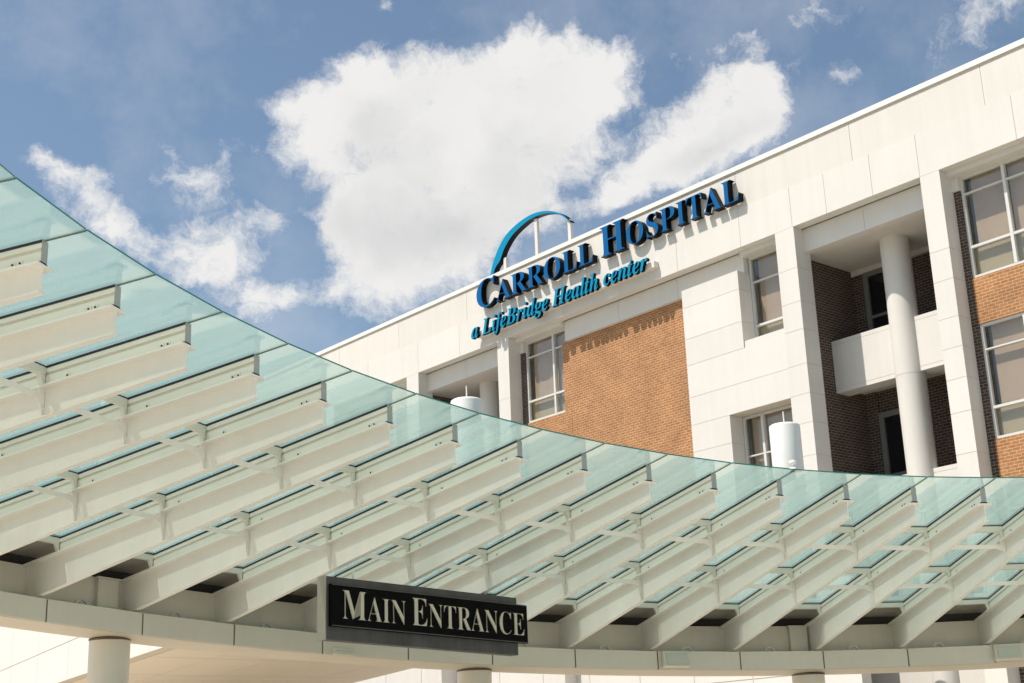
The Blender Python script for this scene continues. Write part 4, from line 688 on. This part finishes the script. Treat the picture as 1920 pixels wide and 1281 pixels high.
def slab(g, k0, k1, Ra, Rb, l0, l1, mi=0, n=1, off=0.0, la=None, lb=None):
    """ring sector between two beams, levels l0..l1 (constant), straight chords"""
    for i in range(n):
        a = k0 + (k1 - k0) * i / n; b = k0 + (k1 - k0) * (i + 1) / n
        g.hexa([pt(a, Ra, l0, off=off), pt(b, Ra, l0, off=off), pt(b, Rb, l0, off=off), pt(a, Rb, l0, off=off),
                pt(a, Ra, l1, off=off), pt(b, Ra, l1, off=off), pt(b, Rb, l1, off=off), pt(a, Rb, l1, off=off)][::1], mi)


def bar(g, k, Ra, Rb, lat0, lat1, la0, la1, lb0=None, lb1=None, mi=0):
    """straight bar along a beam: levels la0..la1 at Ra and lb0..lb1 at Rb"""
    if lb0 is None: lb0 = la0
    if lb1 is None: lb1 = la1
    g.hexa([pt(k, Ra, la0, lat0), pt(k, Ra, la0, lat1), pt(k, Rb, lb0, lat1), pt(k, Rb, lb0, lat0),
            pt(k, Ra, la1, lat0), pt(k, Ra, la1, lat1), pt(k, Rb, lb1, lat1), pt(k, Rb, lb1, lat0)], mi)


def web_bottom(R):
    return -0.462 + (R - RR) / (RG - RR) * (-0.75 + 0.462)


for k in range(K0, K1 + 1):
    g = MB()
    bar(g, k, RR - .02, RG, -.10, .10, -.247, -.226)                       # top flange
    bar(g, k, RR, RG, -.008, .008, web_bottom(RR), -.243, web_bottom(RG), -.243)
    bar(g, k, RR, RG, -.038, .038, web_bottom(RR) - .014, web_bottom(RR), web_bottom(RG) - .014, web_bottom(RG))
    for Rs in (R1, R2):                                                    # stiffeners, tapered
        wb = web_bottom(Rs)
        for s in (-1, 1):
            a0, a1 = s * .008, s * .095
            g.hexa([pt(k, Rs - .006, wb, a0), pt(k, Rs - .006, wb, s * .035), pt(k, Rs + .006, wb, s * .035), pt(k, Rs + .006, wb, a0),
                    pt(k, Rs - .006, -.244, a0), pt(k, Rs - .006, -.244, a1), pt(k, Rs + .006, -.244, a1), pt(k, Rs + .006, -.244, a0)][::1])
    beam = g.build('beam', M_beampaint, CAN)
    g = MB()
    bar(g, k, RR, R3, -.035, .035, -.075, -.027)                            # cap of the glazing rail
    bar(g, k, RR, R3, -.018, .018, -.105, -.075, mi=1)
    bar(g, k, RR, R3, -.030, .030, -.205, -.105)
    bar(g, k, RR + .2, R3, -.022, .022, -.2265, -.205, mi=1)
    bar(g, k, RR, R3, -.039, -.010, -.026, -.001, mi=2)
    bar(g, k, RR, R3, .010, .039, -.026, -.001, mi=2)
    bar(g, k, RR - .004, RR + .12, -.05, .05, -.225, -.205, mi=2)
    for Rs in (RR + .22, RR + .30, R1 - .35, R2 - .35):                    # small fixing plates with bolts
        bar(g, k, Rs - .03, Rs + .03, -.036, .036, -.200, -.150)
        bar(g, k, Rs - .008, Rs + .008, -.045, .045, -.182, -.168, mi=2)
    g.build('glazing_rail', [M_rail, M_girder, M_dark], beam)
    g = MB(); bar(g, k, RR - .012, RR - .001, -.036, .036, -.204, -.006); g.build('rail_end_plate', M_alu, beam)

for k in range(K0, K1):
    # glass pane from the tip to the deck
    ga = 0.0005
    g = MB()
    w = 0.008
    P8 = [pt(k, RT, 0.002, w), pt(k + 1, RT, 0.002, -w), pt(k + 1, R3, 0.002, -w), pt(k, R3, 0.002, w),
          pt(k, RT, 0.018, w), pt(k + 1, RT, 0.018, -w), pt(k + 1, R3, 0.018, -w), pt(k, R3, 0.018, w)]
    g.add(P8, [(0, 3, 2, 1), (4, 5, 6, 7)], 0)
    g.add(P8, [(0, 1, 5, 4), (1, 2, 6, 5), (2, 3, 7, 6), (3, 0, 4, 7)], 1)
    pane = g.build('glass_pane', [M_glass, M_glassedge], CAN)
    g = MB(); bar(g, k + 1, RT + .01, RR, -.010, .010, -.002, .014); g.build('pane_seal', M_seal, pane)
    # purlins under the glass
    for Rp in (R1, R2, R3 + .035):
        g = MB()
        g.hexa([pt(k, Rp - .035, -.10, .037), pt(k + 1, Rp - .035, -.10, -.037), pt(k + 1, Rp + .035, -.10, -.037), pt(k, Rp + .035, -.10, .037),
                pt(k, Rp - .035, -.02, .037), pt(k + 1, Rp - .035, -.02, -.037), pt(k + 1, Rp + .035, -.02, -.037), pt(k, Rp + .035, -.02, .037)])
        g.hexa([pt(k, Rp - .03, -.02, .037), pt(k + 1, Rp - .03, -.02, -.037), pt(k + 1, Rp - .015, -.02, -.037), pt(k, Rp - .015, -.02, .037),
                pt(k, Rp - .03, -.001, .037), pt(k + 1, Rp - .03, -.001, -.037), pt(k + 1, Rp - .015, -.001, -.037), pt(k, Rp - .015, -.001, .037)], 1)
        # swelling toes where the purlin lands on the rail
        for kk, s in ((k, 1), (k + 1, -1)):
            g.hexa([pt(kk, Rp - .03, -.225, s * .037), pt(kk, Rp - .03, -.225, s * .055), pt(kk, Rp + .03, -.225, s * .055), pt(kk, Rp + .03, -.225, s * .037),
                    pt(kk, Rp - .03, -.10, s * .037), pt(kk, Rp - .03, -.10, s * .10), pt(kk, Rp + .03, -.10, s * .10), pt(kk, Rp + .03, -.10, s * .037)])
        g.build('purlin', [M_rail, M_dark], CAN)
    for Rp in (R1, R2):
        g = MB()
        q = .02
        g.hexa([pt(k, Rp - .010, -.365, q), pt(k + 1, Rp - .010, -.365, -q), pt(k + 1, Rp + .002, -.365, -q), pt(k, Rp + .002, -.365, q),
                pt(k, Rp - .010, -.300, q), pt(k + 1, Rp - .010, -.300, -q), pt(k + 1, Rp + .002, -.300, -q), pt(k, Rp + .002, -.300, q)])
        for kk, s in ((k, 1), (k + 1, -1)):   # gusset
            g.hexa([pt(kk, Rp - .012, -.43, s * .012), pt(kk, Rp - .012, -.365, s * .16), pt(kk, Rp - .002, -.365, s * .16), pt(kk, Rp - .002, -.43, s * .012),
                    pt(kk, Rp - .012, -.30, s * .012), pt(kk, Rp - .012, -.30, s * .16), pt(kk, Rp - .002, -.30, s * .16), pt(kk, Rp - .002, -.30, s * .012)])
        g.build('strut', M_beampaint, CAN)
    # solid deck bay behind the glass
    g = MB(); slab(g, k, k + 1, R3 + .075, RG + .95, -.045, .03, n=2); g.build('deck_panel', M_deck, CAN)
    # fascia panel, one per bay, small open joint
    g = MB(); e = 0.012
    g.hexa([pt(k, RF, -1.11, e, OFF), pt(k + 1, RF, -1.11, -e, OFF), pt(k + 1, RF + .03, -1.11, -e, OFF), pt(k, RF + .03, -1.11, e, OFF),
            pt(k, RF, -.78, e, OFF), pt(k + 1, RF, -.78, -e, OFF), pt(k + 1, RF + .03, -.78, -e, OFF), pt(k, RF + .03, -.78, e, OFF)])
    g.hexa([pt(k, RF + .03, -.80, e, OFF), pt(k + 1, RF + .03, -.80, -e, OFF), pt(k + 1, RG, -.80, -e, OFF), pt(k, RG, -.80, e, OFF),
            pt(k, RF + .03, -.785, e, OFF), pt(k + 1, RF + .03, -.785, -e, OFF), pt(k + 1, RG, -.785, -e, OFF), pt(k, RG, -.785, e, OFF)])
    fp = g.build('fascia_panel', M_fascia, CAN, bevel=0.004)
    g = MB(); j = .05
    g.hexa([pt(k + 1, RF + .012, -1.105, -j, OFF), pt(k + 1, RF + .012, -1.105, j, OFF), pt(k + 1, RF + .028, -1.105, j, OFF), pt(k + 1, RF + .028, -1.105, -j, OFF),
            pt(k + 1, RF + .012, -.79, -j, OFF), pt(k + 1, RF + .012, -.79, j, OFF), pt(k + 1, RF + .028, -.79, j, OFF), pt(k + 1, RF + .028, -.79, -j, OFF)])
    g.build('joint_strip', M_joint2, fp)
    # conduit loop on the fascia ledge
    g = MB()
    kk = k + .44
    n = 12; pr = []
    for i in range(n + 1):
        t = pi * i / n
        pr.append((cos(t) * .11, sin(t) * .11))
    for i in range(n):
        (x0, z0), (x1, z1) = pr[i], pr[i + 1]
        f = .72
        g.hexa([pt(kk, RF + .06, -.784 + z0 * f, x0 * f), pt(kk, RF + .06, -.784 + z1 * f, x1 * f), pt(kk, RF + .09, -.784 + z1 * f, x1 * f), pt(kk, RF + .09, -.784 + z0 * f, x0 * f),
                pt(kk, RF + .06, -.784 + z0, x0), pt(kk, RF + .06, -.784 + z1, x1), pt(kk, RF + .09, -.784 + z1, x1), pt(kk, RF + .09, -.784 + z0, x0)])
    g.build('lifting_eye', M_alu, CAN)
# ring girder, black strip for the gap's shade, soffit
g = MB(); slab(g, K0, K1, RG + .002, RG + .16, -1.06, -.215, n=(K1 - K0) * 2); g.build('ring_girder', M_girder, CAN)
g = MB(); slab(g, K0, K1, RG + .12, RG + .165, -.213, -.046, n=(K1 - K0) * 2); g.build('gap_shade_strip', M_cavity, CAN)  # added black strip, paints the dark of the open gap
g = MB(); slab(g, K0, K1, RF + .032, RG + .17, -1.115, -1.065, n=(K1 - K0) * 2, off=OFF); g.build('ring_soffit', M_soffit, CAN)
g = MB(); slab(g, K0, K1, RG + .172, RG + .20, -1.10, -.06, n=(K1 - K0) * 2); g.build('outer_fascia', M_fascia, CAN)


def find_k(px, py, R):
    return None


# columns: shafts under the ring and their capped heads above the glass
for kk, ztop in ((10.92, 6.85), (15.0, 6.90), (18.98, 6.65), (6.9, 6.8), (2.9, 6.8), (23.0, 6.7)):
    RC = 14.33 * c
    x, y, z = pt(kk, RC, 0)
    zs = z - 1.115
    g = MB()
    g.lathe(x, y, [(.31, -1.6), (.31, zs - .012)], 48)
    g.lathe(x, y, [(.316, zs - .010), (.316, zs + .02)], 48, 1)
    col = g.build('column', [M_colpaint, M_joint2], CAN)
    g = MB(); g.lathe(x, y, [(.30, z + .031), (.31, z + .035), (.31, ztop - .05), (.302, ztop - .02), (.27, ztop), (.12, ztop + .03)], 48, 0)
    g.build('column_head', M_lampwhite, col)
    g = MB(); g.lathe(x, y, [(.014, ztop + .01), (.012, ztop + .28)], 12); g.build('rod', M_lampwhite, col)
    # bracket box on the girder face
    g = MB()
    w = .17
    bar(g, kk - .12, RG - .12, RG, -w, w, -.777, -.26)
    bar(g, kk - .12, RG - .15, RG, -w - .03, w + .03, -.258, -.235)
    for j in range(7):
        for s in (-1, 1):
            bar(g, kk - .12, RG - .128, RG - .12, s * (w - .03) - .009, s * (w - .03) + .009, -.75 + j * .07, -.735 + j * .07)
    g.build('girder_bracket', [M_girder, M_cavity], col)

# lights mounted on the fascia
for kk, lab in ((17.26, 'boxy frosted light on the ring fascia, right of the black entrance sign'), (21.20, 'boxy frosted light on the ring fascia at the right end of the photo'), (13.30, 'flat light box on the fascia below the left end of the black sign')):
    x, y, z = pt(kk, RF, -1.0)
    L = empty('fascia_light', (x, y, z + EZ), lab, 'light fixture', 'light boxes along the canopy fascia')
    flat = kk < 15
    g = MB(); w = .26 if not flat else .21
    top, bot, d0, d1 = (-.79, -1.09, .10, .19) if not flat else (-1.0, -1.12, .05, .06)
    def q(R_, l, t): return pt(kk, R_, l, t)
    g.hexa([q(RF - d1, bot, -w), q(RF - d1, bot, w), q(RF - .002, bot, w), q(RF - .002, bot, -w), q(RF - d0, top, -w), q(RF - d0, top, w), q(RF - .002, top, w), q(RF - .002, top, -w)])
    g.build('housing', M_fascia, L, bevel=0.012)
    g = MB()
    e = .04
    g.hexa([q(RF - d1 - .02, bot + e, -w + e), q(RF - d1 - .02, bot + e, w - e), q(RF - d1 + .01, bot + e, w - e), q(RF - d1 + .01, bot + e, -w + e),
            q(RF - d0 - .02, top - e, -w + e), q(RF - d0 - .02, top - e, w - e), q(RF - d0 + .01, top - e, w - e), q(RF - d0 + .01, top - e, -w + e)])
    g.build('lens', M_lens, L, bevel=0.015)

# small white camera on the glass edge
x, y, z = pt(16.0, RT + .05, .02)
T = empty('security_camera', (x, y, z + EZ), 'tiny white camera perched on the glass edge before the right white column head', 'camera')
g = MB(); g.lathe(x, y, [(.05, z), (.05, z + .03), (.02, z + .035), (.02, z + .07)], 20); g.build('mount', M_lampwhite, T)
g = MB(); g.lathe(x, y, [(.035, z + .07), (.05, z + .085), (.053, z + .105), (.042, z + .125), (.015, z + .135)], 24); g.build('dome', M_lampwhite, T)

# ================================================================== MAIN ENTRANCE SIGN
tv = Vector((-0.02333357, 0.99972774, 0)); nv = Vector((0.99972774, 0.02333357, 0)); D0 = -19.449
SK = 0.865
SG = empty('entrance_sign', tuple((nv * D0 + tv * 15.3) * SK + Vector((0, 0, 2.0 + EZ))), 'long black box sign reading MAIN ENTRANCE in cream capitals hung in front of the ring', 'sign')


def sp(t, n, z):
    """point on the sign: t along, n outward from the panel front, z above eye level (sheared to its slope)"""
    q = nv * (D0 + n) + tv * t
    return (q.x * SK, q.y * SK, (z - (t - 13.33) * 0.034) * SK)


def sbox(g, t0, t1, n0, n1, z0, z1, mi=0):
    g.hexa([sp(t0, n1, z0), sp(t0, n0, z0), sp(t1, n0, z0), sp(t1, n1, z0), sp(t0, n1, z1), sp(t0, n0, z1), sp(t1, n0, z1), sp(t1, n1, z1)], mi)


g = MB(); sbox(g, 13.285, 17.46, -.30, -.085, 2.27, 3.30); g.build('housing', M_signgrey, SG, bevel=0.008)
g = MB(); sbox(g, 13.262, 13.283, -.31, -.08, 2.265, 3.305); g.build('end_cap', M_endcap, SG)
g = MB(); sbox(g, 13.33, 17.63, -.083, 0.0, 2.48, 3.17); g.build('face_panel', M_signblack, SG, bevel=0.006)
g = MB()
sbox(g, 13.345, 17.615, 0.001, .012, 2.485, 2.50); sbox(g, 13.345, 17.615, 0.001, .012, 3.15, 3.165)
g.build('panel_rim', M_signgrey, SG)
for t in (13.9, 16.8):
    g = MB(); sbox(g, t, t + .025, -.22, -.195, 3.30, 3.46); g.build('hanger_rod', M_beampaint, SG)
for word, a, b in (('Main', 13.53, 14.85), ('Entrance', 14.97, 17.54)):
    text_row(word, a, b, 0, 0, .02, 'B', 0.475, [M_signletter, M_signletter], SG, smallscale=0.84, place=lambda x, y, z: sp(x, .022 - y, z + 2.61), thin=0.009)
